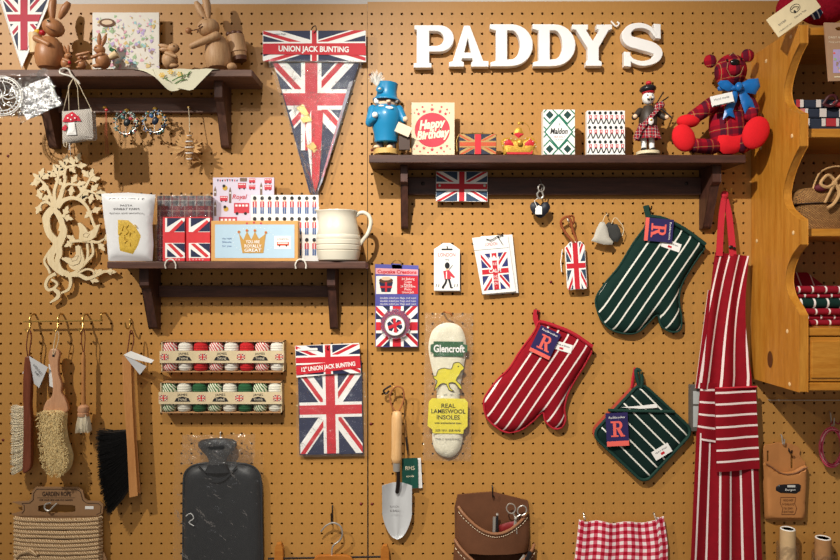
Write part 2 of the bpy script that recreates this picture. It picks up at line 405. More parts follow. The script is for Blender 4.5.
# ------------------------------------------------------------ the wall
m = M(0); m.box(-150, -140, 1010, 700, -30, -12, pm('white_plaster', '#d8d2cc', .8, .03, 20))
wall = ob('wall_back', m, kind='structure')
def board_mat(name):
    t = NT(name); v = t.mapp(); big = t.noise(v, 3.0, 3, .6); fine = t.noise(t.mapp((1, 1, .25)), 260.0, 3)
    c = t.mix(big, lin('#b4803c'), lin('#c18f4c')); c = t.mix(t.mth('MULTIPLY', fine, .5), c, lin('#a06c30'))
    t.base(c, .48, 0, .45); t.bump(fine, .12, .0006); return t.m
BOARD = board_mat('varnished_hardboard')
def pegboard(x0, x1, hx, hy, y0, y1, rot, parent, w=0.0, D=0, px=10.04, py=10.0):
    m = M(D, (hx, hy, rot)); k = m.mat(BOARD); N = 12; r = 1.25
    nx0 = int(math.ceil((x0-hx)/px+.25)); nx1 = int(math.floor((x1-hx)/px-.25)); ny0 = int(math.ceil((y0-hy)/py+.3)); ny1 = int(math.floor((y1-hy)/py-.3))
    sq = [(-1,-1),(-1/3,-1),(1/3,-1),(1,-1),(1,-1/3),(1,1/3),(1,1),(1/3,1),(-1/3,1),(-1,1),(-1,1/3),(-1,-1/3)]
    for i in range(nx0, nx1+1):
        for j in range(ny0, ny1+1):
            cx, cy = hx+i*px, hy+j*py; q = []
            for a, b in sq:
                x = cx+a*px/2; y = cy+b*py/2
                if i == nx0 and a == -1: x = x0
                if i == nx1 and a == 1: x = x1
                if j == ny0 and b == -1: y = y0
                if j == ny1 and b == 1: y = y1
                q.append((x, y, w))
            h = [(cx+r*math.cos(math.atan2(b, a)), cy+r*math.sin(math.atan2(b, a)), w) for a, b in sq]
            hb = [(a, b, w-2.2) for a, b, c in h]
            m.add(q+h+hb, [(n, (n+1) % N, N+(n+1) % N, N+n) for n in range(N)]+[(N+n, N+(n+1) % N, 2*N+(n+1) % N, 2*N+n) for n in range(N)], BOARD)
    # edge of the board and a dark box painting the shade behind its holes
    m.add([(x0,y0,w),(x1,y0,w),(x1,y1,w),(x0,y1,w),(x0,y0,w-2.2),(x1,y0,w-2.2),(x1,y1,w-2.2),(x0,y1,w-2.2)], [(0,1,5,4),(1,2,6,5),(2,3,7,6),(3,0,4,7)], BOARD)
    m.box(x0+2, y0+2, x1-2, y1-2, w-11, w-6, pm('gap_shade', '#2a1c12', .9))
    return ob('pegboard_panel', m, parent)
pegboard(-80, 367.2, 10.7, 123.7, 4.0, 640, 0.0, wall)
pegboard(367.7, 960, 371.9, 124.0, 1.8, 640, -.0022, wall)
m = M(0)
for x, y in ((8,156),(361,504),(372,504),(370,75),(372,150),(3,440),(371,424),(362,380),(551,282)):
    m.ball((x, y, .1), (1.5, 1.5, .7), pm('red_screw_head', '#6a2018', .4) if not m.mats else m.mats[0], n=8)
ob('screw', m, wall, True)
# ------------------------------------------------------------ shelves
def shelf(name, label, x0, x1, y, th, br, raily, railx, ybot, hooks=(), bolts=(), WX=None, WZ=None):
    DKWOOD_X = WX or globals()['DKWOOD_X']; DKWOOD_Z = WZ or globals()['DKWOOD_Z']
    """x0..x1 and y as seen at the front edge, 44 units off the board; br = bracket left edges on the board."""
    t = thing(name, label, 'shelf', (x0+x1)/2, y, 44)
    k = 645/689; wx = lambda x: 420+(x-420)*k; wy = lambda v: 280+(v-280)*k
    m = M(0); m.box(wx(x0), wy(y), wx(x1), wy(y+th), .2, 44, DKWOOD_X); ob('top_board', m, t, bevel=.6)
    top = wy(y+th)
    for bx, bw in br:
        m = M(0); prof = [(0.2, top), (31, top), (31, top+16), (26, top+19), (9, ybot-2), (7, ybot), (.2, ybot)]
        n = len(prof); V = [(bx, b, a) for a, b in prof]+[(bx+bw, b, a) for a, b in prof]
        m.add(V, [tuple(range(n)), tuple(range(n, 2*n))[::-1]]+[(i, (i+1) % n, n+(i+1) % n, n+i) for i in range(n)], DKWOOD_Z)
        ob('bracket', m, t, bevel=.5)
    m = M(0); m.box(railx[0], raily[0], railx[1], raily[1], .2, 6, DKWOOD_X); ob('back_rail', m, t, bevel=.6)
    for hx in hooks:
        m = M(44); p = spl([(hx-5, y+7, 44.5), (hx-5.4, y+3, 45.5), (hx-3, y-1.2, 46), (hx, y-2.2, 46), (hx+3, y-1.2, 46), (hx+5.2, y+3, 45.5), (hx+5, y+7, 45)], 4)
        m.tube(p, .75, pm('white_hook_enamel', '#e6dfd4', .3), 6); ob('cup_hook', m, t, True, label='small white cup hook on the shelf edge')
    for bx, by in bolts:
        m = M(0); m.ball((bx, by, 6.2), (2, 2, .8), DKWIRE, n=8); ob('bolt', m, t, True)
    return t
shelf('wall_shelf', 'dark stained wooden wall shelf at the top left carrying wooden rabbits', -60, 252, 69.5, 7, ((53.5, 8), (223.5, 8)), (99, 114), (61, 224), 149, WX=wood('paler_walnut_x','#553a30','#7a5848','x',.55), WZ=wood('paler_walnut_z','#44291f','#684535','z',.55))  # paler walnut tone here than on the other two shelves
shelf('wall_shelf', 'dark stained wooden wall shelf under the jug and gift boxes', 107, 366, 261.5, 7, ((152, 9), (331, 8)), (285.5, 297), (161, 331), 328.5, WX=wood('warm_walnut_x','#42281f','#674234','x',.5), hooks=(171, 301))
shelf('wall_shelf', 'long dark stained wooden shelf below the white letters with a tartan bear on it', 369, 746, 154.8, 8, ((401.2, 7), (699, 8.5)), (178, 195.5), (408, 699), 229, bolts=((423, 184.5), (684, 184.5)))
# ------------------------------------------------------------ honey pine cabinet
cab = thing('display_cabinet', 'honey pine wall cabinet with scalloped side and drawer at the right', 'cabinet', 860, 392, 88)
kk = (F-88)/F
def W(y): return 280+(y-280)*kk
prof = spl([(88, W(25)), (88, W(34)), (88, W(42))], 2) + spl([(88, W(43)), (78, W(52)), (67, W(68)), (62, W(84)), (67, W(99)), (79, W(109)), (88, W(114))], 4)
prof += spl([(88, W(115)), (88, W(130)), (88, W(145))], 2) + spl([(88, W(146)), (78, W(156)), (67, W(172)), (61, W(190)), (66, W(205)), (79, W(215)), (88, W(220))], 4)
prof += spl([(88, W(221)), (88, W(232)), (88, W(244))], 2) + spl([(88, W(244.5)), (76, W(254)), (67, W(268)), (65, W(282)), (70, W(296)), (80, W(306)), (88, W(315))], 4) + [(88, W(392)), (1, W(392)), (1, W(25))]
def side(x):
    m = M(0); n = len(prof); V = [(x, b, a) for a, b in prof]+[(x+7.5, b, a) for a, b in prof]
    m.add(V, [tuple(range(n)), tuple(range(n, 2*n))[::-1]]+[(i, (i+1) % n, n+(i+1) % n, n+i) for i in range(n)], PINE_Z)
    o = ob('side_panel', m, cab, bevel=.9)
side(751); side(918)
for ya, yb, w1, nm in ((25.5, 33.5, 84, 'top_board'), (127, 136, 82, 'shelf_board'), (228, 236, 82, 'shelf_board'), (328, 336, 86, 'shelf_board'), (383, 391, 86, 'bottom_board')):
    m = M(0); m.box(758.7, W(ya), 917.8, W(yb), 1, w1, PINE_X); ob(nm, m, cab, bevel=.8)
m = M(0); m.box(758.7, W(90), 917.8, W(98), .3, 6, PINE_X); ob('back_rail', m, cab)
m = M(0); m.box(759.3, W(337.2), 917, W(382), 20, 85, PINE_X); m.box(762.5, W(341), 914, W(378.5), 84, 86.5, PINE_X); dr = ob('drawer', m, cab, bevel=.8)
m = M(0); m.ball((872, W(360), 91), 5, PINE_X, n=14); m.tube([(872, W(360), 86), (872, W(360), 90)], 2, PINE_X); ob('knob', m, dr, True)
m = M(0); DOW = pm('pale_dowel', '#e6c592', .5)
for y, w in ((31, 74), (133, 76), (133, 20), (232, 78), (236, 12), (333, 68), (387, 72), (40, 30)):
    m.ball((750.9, W(y), w), (.4, 2, 2), DOW, n=10)
ob('dowel', m, cab, True)
m = M(0); m.disc(0, 0, 1, 0, DKWOOD_Z) ; kn = M(0)
V = [(750.7, W(366)+8*math.sin(2*PI*i/16)*1.0, 38+5*math.cos(2*PI*i/16)) for i in range(16)]
kn.add(V, [tuple(range(16))], pm('pine_knot', '#5e3412', .5)); ob('wood_knot', kn, cab)
# hidden steel wire rail below the cabinet
m = M(0); m.tube([(768, 399.5, 3), (900, 399.5, 3)], .5, STEEL, 6); m.ball((777, 399.5, 3.4), 1.3, STEEL, n=8); m.tube([(768, 399.5, -1), (768, 399.5, 3)], .5, STEEL, 6); tag(ob('wire_rail', m, None, True), 'thin straight wire on the pegboard right below the pine cabinet', 'wire')
# ------------------------------------------------------------ white letters P A D D Y ' S
def arc(cx, cy, rx, ry, a0, a1, n=14): return [(cx+rx*math.cos(math.radians(a0+(a1-a0)*i/n)), cy+ry*math.sin(math.radians(a0+(a1-a0)*i/n))) for i in range(n+1)]
LET = pm('white_painted_wood', '#f4f1ee', .55, .02, 30)
z = lambda L: [(400+x/3, 10+y/3) for x, y in L]
def letter(ch, loops, label):
    m = M(9); m.shape([z(L) for L in loops], 1, 9, LET, .7)
    tag(ob('wooden_letter', m), label, 'letter', 'white letters spelling the name')
letter('P', [[(43,45),(118,45)]+arc(118,85,44,40,-90,90)+[(88,125),(88,158),(95,160),(95,173),(41,173),(41,160),(50,158),(50,60),(43,58)], [(88,63)]+arc(108,85,23,22,-90,90)+[(88,107)]], 'white serif capital letter P, first of the sign')
letter('A', [[(192,46),(210,46),(250,152),(266,153),(266,170),(214,170),(214,156),(220,153),(217,145),(187,145),(184,153),(192,156),(192,170),(147,170),(147,156),(158,153)], [(204,84),(193,127),(213,127)]], 'white serif capital letter A second in the sign')
def dd(o, w, lab): letter('D', [[(270+o,42),(322+o,42)]+arc(335+o,105,64+w,63,-88,88)+[(322+o,169),(272+o,169),(272+o,156),(288+o,152),(288+o,62),(270+o,56)], [(322+o,61)]+arc(334+o,104,26+w,43,-85,85)+[(322+o,148)]], lab)
dd(0, 0, 'white serif capital letter D directly right of the A'); dd(128, 0, 'white serif capital letter D directly left of the Y')
letter('Y', [[(517,43),(565,43),(565,57),(559,60),(579,92),(598,60),(590,57),(590,43),(637,43),(637,57),(627,60),(597,112),(597,150),(606,155),(606,168),(558,168),(558,155),(563,150),(563,114),(529,60),(517,57)]], 'white serif capital letter Y next to last in the sign')
sc_ = spl([(768,78),(752,56),(724,46),(694,52),(680,72),(690,92),(722,102),(760,114),(775,130),(764,150),(732,160),(700,152),(684,134)], 5)
def thick(P, hs):
    L, R = [], []; m_ = len(P)
    for i, p in enumerate(P):
        a, b = P[max(0,i-1)], P[min(m_-1,i+1)]; dx, dy = b[0]-a[0], b[1]-a[1]; q = math.hypot(dx, dy)
        t = i/(m_-1)*(len(hs)-1); k_ = min(int(t), len(hs)-2); h = hs[k_]+(hs[k_+1]-hs[k_])*(t-k_)
        L.append((p[0]-dy/q*h, p[1]+dx/q*h)); R.append((p[0]+dy/q*h, p[1]-dx/q*h))
    return L+R[::-1]
m = M(9); m.shape([z(thick(sc_, [5, 7, 9, 14, 17, 17, 14, 9, 7, 5]))], 1, 9, LET, .7)
m.shape([z([(762,40),(783,42),(783,86),(766,84)])], 1.3, 8.8, LET, .6); m.shape([z([(673,124),(692,126),(694,170),(673,168)])], 1.3, 8.8, LET, .6)
tag(ob('wooden_letter', m), 'white serif capital letter S, last of the sign', 'letter', 'white letters spelling the name')
m = M(3); m.tube(spl([(612,20.5,.5),(613.5,24,3),(616,26.5,3.5),(619,24,3),(617.5,21.5,2)], 4), .9, LET, 6); tag(ob('apostrophe_hook', m, None, True), 'small curled white hook serving as apostrophe between Y and S', 'hook')
# ------------------------------------------------------------ corner pennant, top left
C = thing('flag_pennant', 'small union flag pennant hanging in the top left corner behind the big rabbit', 'pennant', 21, 68, 4)
m = M(4); tri = [(-2,-6),(54,-8),(21.5,68)]; m.flat(tri, 3.4, WHITE); tr2 = [(1,-5),(50,-7),(21.5,63)]
m.jack(-4, -14, 52, 50, 3.6, clipc=tr2, red=pm('dull_flag_red','#b81f3c'), cw=3.6, dw=4.2); 
ob('pennant_cloth', m, C)
m = M(4); m.tube([(-2,-6,3.6),(21.5,68,3.6),(54,-8,3.6)], .5, WHITE, 6); ob('hem', m, C, True)
# ------------------------------------------------------------ wooden rabbits on the top left shelf (shelf top y = 69.5 at the front)
EYE = pm('black_eye', '#120f0e', .2); YEL = pm('yellow_bead', '#e3b322', .35); REDB = pm('red_bead', '#b5202c', .35); GRN = pm('green_paint', '#2f6a3c', .5)
PALEB = wood('pale_basket_wood', '#d8b888', '#ead0a4', 'z', .5, 1.5); DKB = wood('brown_wood_rim', '#5a3422', '#6f4630', 'z', .5, 1.5)
t = thing('wooden_rabbit', 'large brown wooden rabbit carrying a basket of beads, left end of the shelf', 'rabbit figure', 50, 69, 24)
m = M(24); m.lathe((50,69,24), (50,37,24), [(0,8),(.02,10.5),(.12,12.6),(.35,14),(.6,13.4),(.8,11),(.95,7),(1,3)], BROWNWOOD); ob('body', m, t, True)
m = M(24); m.ball((54.5,28.5,26), (11,8.8,9), BROWNWOOD, .45); h = ob('head', m, t, True)
for p in (((53,21,25),(52,8,24),(54,-3,24), 4.2, -.08), ((61,20,27),(66,11,27),(70.5,3.5,27), 4.2, .5)):
    m = M(24); pts = spl([p[0], p[1], p[2]], 5); m.tube(pts, [1.2+2.6*math.sin(PI*min(1,(i/(len(pts)-1))*1.0)*.85+.1) for i in range(len(pts))], BROWNWOOD, 10); ob('ear', m, t, True)
m = M(24); m.ball((54,24.8,35), (1.5,1.5,.8), pm('eye_white','#d9c49c',.4), n=10); m.ball((54.3,24.8,35.8), .9, EYE, n=8); m.tube([(52,30,34.5),(56,33,35),(60,34,33)], .4, DKB, 6); ob('face', m, h, True)
m = M(24); m.cap((42,42,34), (55,48.5,36), 3.6, 2.6, BROWNWOOD); ob('arm', m, t, True)
m = M(24); m.lathe((35,53,22),(34,33,22), [(0,5.5),(.5,6.2),(1,6),(.97,5)], PALEB); ob('basket', m, t, True)
for c, mt, nm in (((37.5,32,24), YEL, 'bead'), ((43.5,33.5,26), REDB, 'bead'), ((33,32.6,20), REDB, 'bead')):
    m = M(24); m.ball(c, (3.2,2.9,3), mt, n=12); ob(nm, m, t, True, label='yellow bead' if mt is YEL else 'red bead')
def small_rabbit(x, y, s, d, label, held=None, mat=None, ears=True, earback=False, grp='small wooden rabbits'):
    mat = mat or BROWNWOOD; t = thing('wooden_rabbit', label, 'rabbit figure', x, y, 28); P = lambda a, b, c=0: (x+d*a*s, y+b*s, 28+c*s)
    m = M(28); m.ball(P(0,-9), (8*s,9*s,8*s), mat, 0.15*d); m.ball(P(5,-2.4,3), (5*s,2.3*s,3*s), mat); ob('body', m, t, True)
    m = M(28); m.ball(P(3.5,-21), (6.2*s,5*s,5*s), mat, -.15*d); m.ball(P(5.5,-22,4.4), .8*s, EYE, n=8); m.ball(P(9.4,-20.4,1), .9*s, EYE, n=8); ob('head', m, t, True)
    for e in ((1,-25,-3.5,-38), (4,-25,4,-39)) if not earback else ((-1,-22,-12,-24.5), (-1,-20,-11,-20)):
        m = M(28); pts = [P(e[0]+(e[2]-e[0])*q, e[1]+(e[3]-e[1])*q, (1 if e is None else 0)) for q in (0,.25,.5,.75,1)]
        m.tube(pts, [.9*s,2.2*s,2.5*s,2*s,.7*s], mat, 8); ob('ear', m, t, True)
    m = M(28); m.cap(P(-1,-14,6), P(8.5,-10.5,7), 2.4*s, 1.7*s, mat); ob('arm', m, t, True)
    if held == 'berry':
        m = M(28); m.ball(P(10,-8,8), (2.6*s,2.8*s,2.4*s), REDB, n=12); ob('berry', m, t, True, label='red berry held in the paw')
    if held == 'basket':
        m = M(28); m.lathe(P(-6,-12,-1), P(-15,-17,-1), [(0,3*s),(1,4.6*s),(.99,3.8*s)], PALEB, 14); ob('basket', m, t, True)
        for k_ in range(3):
            m = M(28); m.ball(P(-13+k_*2,-19-k_,1), (1.8*s,2.4*s,1.8*s), GRN, n=8); ob('carrot_top', m, t, True)
    return t
small_rabbit(66, 69, .62, 1, 'tiny brown rabbit figure holding a red berry beside the large rabbit', 'berry')
t = small_rabbit(82, 69, .52, -1, 'tiny crouching brown rabbit reaching out both arms, ears laid back', None, earback=True)
m = M(28); m.cap((80,57,34),(92,54,34), 1.4, 1.2, BROWNWOOD); ob('arm', m, t, True)
small_rabbit(103, 69, .92, -1, 'medium brown rabbit figure with a backpack of green carrots, before the floral card', 'basket')
small_rabbit(170, 69, .98, 1, 'brown rabbit figure with swept back ears, right of the floral card', None, PALEWOOD, earback=True)
t = thing('wooden_rabbit', 'large pale wooden rabbit with a log basket on its back, holding up a ball', 'rabbit figure', 219, 69, 24)
m = M(24); m.lathe((219,69,24), (217,34,24), [(0,8),(.02,10.5),(.12,12.4),(.35,13.2),(.65,12),(.85,8.5),(1,3)], PALEWOOD); m.ball((233,68,28), (5,4,5), PALEWOOD); ob('body', m, t, True)
m = M(24); m.ball((209,28.5,26), (11.2,9,9), PALEWOOD, -.15); h = ob('head', m, t, True)
m = M(24); m.ball((206.5,22,35), .9, EYE, n=8); m.tube([(199,35,30),(202,32,33.5),(206,30,34.6)], .45, DKB, 6); m.tube([(201,30,33),(205,27.6,34.5)], .35, DKB, 6); ob('face', m, h, True)
for p in (((207,21,25),(201,12,24),(196,2,24)), ((209,20,25),(207,6,24),(204,-8,24))):
    m = M(24); pts = spl(list(p), 5); m.tube(pts, [1.1+2.8*math.sin(PI*i/(len(pts)-1)*.85+.1) for i in range(len(pts))], PALEWOOD, 10); ob('ear', m, t, True)
m = M(24); m.cap((220,40,36), (196,50,36), 4.2, 3, PALEWOOD); ob('arm', m, t, True)
m = M(24); m.ball((191.5,34,33), 3.2, BROWNWOOD, n=12); m.tube([(193,34,33),(200,32,31)], .5, DKB, 6); ob('ball', m, t, True)
m = M(24); m.lathe((238,55,18),(234,34,18), [(0,7.2),(.18,7.6),(.2,8.6),(1,8.4)], PALEWOOD, 18); b_ = ob('log_basket', m, t, True)
m = M(24); m.lathe((238.6,59,18),(237.8,54,18), [(0,6.8),(1,7.2)], DKB, 18); ob('basket_base', m, b_, True)
m = M(24)
for q in ((228,33,20),(233,31.5,20),(238,31.8,20)): m.ball(q, (3.6,2.6,3.6), DKB, n=10)
ob('egg', m, b_, True)
# floral card
PINKS = [pm('pastel_'+n, c, .6) for n, c in (('pink','#e2a8b8'),('lilac','#b9a3cf'),('green','#9dbb8d'),('aqua','#9fc9cc'),('ochre','#d5b774'),('taupe','#a38877'))]
t = thing('greeting_card', 'square cream card printed with pastel rabbits and flowers behind the small rabbits', 'card', 126, 69, 12)
m = M(12); m.box(92.5, 12.5, 159, 69, 10, 12, pm('floral_card_stock', '#ddd6ca', .5, .03)); ob('card', m, t)
m = M(12); r = random.Random(3)
for i in range(230):
    x, y = r.uniform(95,156), r.uniform(15,67); c = PINKS[r.randrange(6)]; a = r.uniform(0, PI); l = r.uniform(1, 2.9)
    if r.random() < .5: m.flat([(x+math.cos(a+q)*l*(1 if i_ % 2 else .6), y+math.sin(a+q)*l*(1 if i_ % 2 else .6)) for i_, q in enumerate([0,.9,1.8,2.7,3.6,4.5,5.4])], 12.15+i*.0015, c)
    else: m.flat([(x,y),(x+math.cos(a)*l*2,y+math.sin(a)*l*2),(x+math.cos(a+.3)*l*2,y+math.sin(a+.3)*l*2)], 12.15+i*.0015, c)
m.disc(107.5, 23, 8, 12.9, pm('nest_brown', '#6a4630', .7), 18, 4.2); m.disc(107.5, 22.6, 5.6, 13, pm('egg_cream','#dcc0a0',.6), 14, 2.4)
ob('printed_motifs', m, t)
# daffodil tea towel draped over the edge
LINEN = pm('cream_linen', '#e4dfc4', .9, .03, 300, .2)
t = thing('tea_towel', 'cream linen cloth with embroidered yellow daffodils draped over the shelf edge', 'cloth', 175, 69, 45)
m = M(45); m.slab(lambda u, v: (133+86*u + (v*(1-u)*20) - v*u*24, 69.2+v*(22*math.sin(PI*min(1,u*1.0))**.8 if u<.5 else 22*math.sin(PI*u)**.8)+.4*math.sin(u*20), 45.6+1.2*math.sin(u*9)*v+v*.5), .6, 20, 6, LINEN)
m.slab(lambda u, v: (133+86*u, 69.2, 45.6-v*16), .5, 8, 2, LINEN)
m.flat([(176,88),(194,70.5),(213,70.5),(194,90),(190,91)], 47.2, LINEN); ob('cloth', m, t)
m = M(45)
for x, y in ((163,76),(171.5,72.5),(181,75)):
    for q in range(6): a = q*PI/3; m.flat([(x,y),(x+2.8*math.cos(a-.35),y+2.4*math.sin(a-.35)),(x+3.2*math.cos(a),y+2.8*math.sin(a)),(x+2.8*math.cos(a+.35),y+2.4*math.sin(a+.35))], 48.1, YEL)
for a, b in (((173,82),(190,75)),((176,84.5),(188,80)),((182,73),(184,80)),((188,78),(192,72)),((165,79),(170,82))): m.stroke([a, ((a[0]+b[0])/2, (a[1]+b[1])/2-1), b], [.8, 1.2, .4], 47.9, 48.3, pm('leaf_green', '#5d8048', .8) if 'leaf_green' not in bpy.data.materials else bpy.data.materials['leaf_green'], 3)
ob('embroidery', m, t)
# filigree ornaments in cellophane, far left
FIL = pm('filigree_white', '#f1eee8', .5)
t = thing('filigree_ornament', 'round white filigree ornament in clear wrap at the left edge of the photo', 'ornament', 4, 117, 52)
m = M(52)
for rr, w_ in ((19, .7), (15.5, .5), (20.8, .5)): m.tube([(2+rr*math.cos(2*PI*i/40), 96+rr*.95*math.sin(2*PI*i/40), 52) for i in range(40)], w_, FIL, 6, True)
for k_ in range(16):
    a = 2*PI*k_/16; m.tube([(2+(17.3+1.8*math.cos(q))*math.cos(a+.1*math.sin(q)), 96+(17.3+1.8*math.cos(q))*.95*math.sin(a+.1*math.sin(q)), 52) for q in (0,1,2,3,4,5)], .35, FIL, 5, True)
for k_ in range(8): a = k_*PI/4; m.tube(spl([(2,96,52),(2+7*math.cos(a+.5),96+7*math.sin(a+.5),52),(2+15*math.cos(a),96+15*math.sin(a),52)], 4), .5, FIL, 5)
ob('filigree_disc', m, t, True)
m = M(52); m.sheet(-22, 74, 22, 118, 53.5, CELLO, 1.5, 8, 8, 3, 2); ob('wrap', m, t)
t = thing('filigree_ornament', 'square silver foil packet tilted in front of the top left shelf', 'ornament', 36, 117, 50)
FOIL = NT('silver_foil'); nz = FOIL.noise(FOIL.mapp(), 170.0, 3, .7); rr_ = FOIL.n('ValToRGB'); FOIL.put(rr_.inputs[0], nz)
rr_.color_ramp.elements[0].position = .42; rr_.color_ramp.elements[1].position = .55; rr_.color_ramp.elements[0].color = (.3,.3,.31,1); rr_.color_ramp.elements[1].color = (.95,.95,.94,1)
FOIL.base(rr_.outputs[0], .22, .55); FOIL.bump(nz, 1.0, .003)
m = M(50, (38, 96, -.42)); m.sheet(17, 82, 55, 113, 50, FOIL.m, 1.0, 8, 8, 5, 1.2); m.sheet(17, 82, 55, 113, 49, FOIL.m, .5, 4, 4, 6, .4); ob('foil_sheet', m, t)
m = M(50, (38, 96, -.42)); m.sheet(12, 74, 57, 114, 52, CELLOX, 1.8, 8, 8, 15, 2); ob('wrap', m, t)
# hanging mushroom bag ornament
GL = speckle('silver_knit', '#cfc8bf', '#a69d93', 90)
t = thing('hanging_ornament', 'square grey knitted ornament with red toadstool hanging from a large white hook', 'ornament', 77, 143, 46)
m = M(46, (77,125,-.03)); m.puff([(62.5,111),(92,109),(93,138),(62,143)], 46, 2.2, 5, GL, 4); m.puff([(64,112),(92,110),(93,138),(64,142)], 38, 2, 5, GL, 4); m.box(63.5,111.5,92,139.5,38,46,GL); ob('body', m, t, True)
TR = pm('toadstool_red', '#c8283c', .8)
m = M(46); m.puff([(64,122.5),(67,116),(74,112.5),(80,117),(82.5,122),(78,121.5),(73,123)], 49.2, .8, 3, TR, 3); m.puff([(64,128),(67,125),(69,128),(67,131.5),(64,131)], 49.2, .6, 2, TR, 3)
m.puff([(70,123.5),(76,123),(77.5,132),(78,135.5),(68,136),(70,130)], 49.2, .7, 2.5, WHITE, 3)
for x, y in ((70,119),(74,116),(77,119),(73,120.5)): m.disc(x, y, .8, 50.4, WHITE, 8)
ob('toadstool_applique', m, t)
m = M(46)
for a, b in (((63,111),(70,86)),((69,110),(69,86)),((79,110),(78,88)),((92,111),(80,86))): m.tube([(a[0],a[1],46),(b[0],b[1],47),(74,78,47)], .35, STRING, 5)
m.tube([(64,142,46),(64,146,46),(66,147.5,46),(67,144,46),(66,141,46)], .6, STRING, 5); ob('string', m, t, True)
m = M(46); m.tube(spl([(79,82,46),(72,77,48),(62,74,48),(61,70,47),(65,68.3,46),(69,70,46),(72,75,47),(80,84,46)], 6), .9, pm('white_wire_hook','#d9d2c6',.3), 8); tag(ob('wire_hook', m, None, True), 'bent white wire hook over the shelf edge holding the toadstool ornament', 'hook')
# beaded wreaths and tassel
def wreath(cx, cy, cols, label):
    t = thing('bead_wreath', label, 'wreath ornament', cx, cy+14, 14, 'beaded wreaths hanging from the shelf rail'); r = random.Random(int(cx)); ms = [pm('bead'+c[1:], c, .35) if 'bead'+c[1:] not in bpy.data.materials else bpy.data.materials['bead'+c[1:]] for c in cols]
    m = M(14); m.tube([(cx+10.5*math.cos(2*PI*i/24), cy+10.5*math.sin(2*PI*i/24), 14) for i in range(24)], .5, STEEL, 5, True); ob('wire_ring', m, t, True)
    m = M(14)
    for i in range(95):
        a = r.uniform(0, 2*PI); rr = 10.5+r.uniform(-1.8, 2.2); m.ball((cx+rr*math.cos(a), cy+rr*math.sin(a), 14+r.uniform(-1.5,1.5)), r.uniform(.6, 1.3), ms[r.randrange(len(ms))], n=6)
    ob('beads', m, t, True, kind='stuff')
    m = M(14); m.ball((cx+1, cy-1, 14.5), (3.4,4.4,1.6), ms[1], .5, 8); m.ball((cx-3, cy-6, 14.5), (2.8,2,1.2), ms[0], .8, 8); m.ball((cx+5, cy-5, 14.5), (2.4,2,1.2), ms[2], 0, 8); m.tube([(cx,cy-12,14),(cx,cy+10,14)], .35, STEEL, 5); ob('leaf', m, t, True)
    m = M(14); m.tube([(cx,cy-11,14),(cx-.5,cy-15,11),(cx-.5,cy-16,6)], .8, BRASS, 6); m.ball((cx,cy-13.5,13), (2.6,1.4,1.6), GOLD, n=8); ob('hanger', m, t, True)
wreath(126, 123.5, ['#3d6b6a','#23282a','#b33a44','#a8b8b0','#5a8f86'], 'round beaded wreath with red and teal beads, left one of the pair')
wreath(154.5, 122, ['#2c5d92','#1d2a3e','#c98e3c','#9fb4c4','#34785a','#3b74b0'], 'round beaded wreath with blue beads, right one of the pair')
m = M(12); RT = pm('red_thread', '#b2543c', .9)
for q in (-1, .3, 1.2): m.tube([(106+q*.5,110,12),(106+q,135,12),(107+q*1.2,154,12)], .2, RT, 5)
m.ball((105,107.5,12), (2.4,1.5,1.6), GOLD, n=8); m.ball((106.5,110,12), (2,1.6,1.4), REDB, n=8); m.tube([(105,107,12),(105,106.5,5)], .6, BRASS, 5); tag(ob('thread_tassel', m, None, True), 'thin red thread tassel with gold bead left of the beaded wreaths', 'tassel')
# straw star
STRAW = pm('straw', '#c79a62', .7, .12, 60)
t = thing('straw_star', 'spiky straw star ornament hanging on pale thread under the top left shelf', 'ornament', 190, 165, 14); m = M(14); r = random.Random(5)
for i in range(26):
    a = 2*PI*i/26+r.uniform(-.08,.08); l = r.uniform(12, 18); wz = r.uniform(-6, 6); c = (187, 148, 14); q = 1.6
    tip = (c[0]+l*math.cos(a), c[1]+l*1.05*math.sin(a), 14+wz); md = .55
    m.add([c, (c[0]+l*md*math.cos(a-.2), c[1]+l*md*math.sin(a-.2), 14+wz*.5+.4), tip, (c[0]+l*md*math.cos(a+.2), c[1]+l*md*math.sin(a+.2), 14+wz*.5+.4)], [(0,1,2,3)], STRAW)
ob('rays', m, t)
m = M(14)
for i in range(11): m.tube([(190+4*math.sin(PI*(i+.7)/12)*math.cos(2*PI*j/10), 133+i*2.9+.8*math.sin(2*PI*j/10), 16+3.5*math.sin(2*PI*j/10)) for j in range(10)], .6, WHITE if i % 2 else STRAW, 5, True)
m.lathe((190,132,15),(191,165,15), [(0,.4),(.5,3),(1,.4)], STRAW, 10); ob('spindle', m, t, True)
m = M(14); m.tube([(188,107,12),(189,118,13),(190,132,15)], .45, STRING, 5); m.tube([(187.5,106.5,5),(187.5,106.5,12)], .9, BRASS, 6); ob('thread', m, t, True)
# birch tree silhouette
t = thing('tree_ornament', 'cream cut plywood tree silhouette with two perched birds and leafy twigs', 'ornament', 72, 303, 6)
m = M(6); A = lambda x, y: (30+x/7, 150+y/7); B = lambda x, y: (30+x/7, 225+y/7)
LY = [0]
def br(pts, wd, f=A, w=6): LY[0] += .02; m.stroke([f(*p) for p in pts], [q*1.18 for q in wd], w-2.2, w+LY[0], BIRCH, 5)
br([(125,560),(112,480),(140,430),(170,400),(200,360),(235,250),(250,180)], [5,6.5,6,5,4,3,2]); br([(215,570),(225,520),(200,455),(175,420),(180,390)], [5,4.5,5,4,3])
br([(190,400),(230,355),(290,335),(350,350),(400,400),(420,450),(450,530),(468,560)], [5,3.6,3,2.8,2.4,2.2,2.4,2]); br([(330,335),(370,290),(400,235),(425,190)], [2.6,2.2,2,1.4]); br([(370,280),(420,290),(465,310)], [2.4,2,1.2])
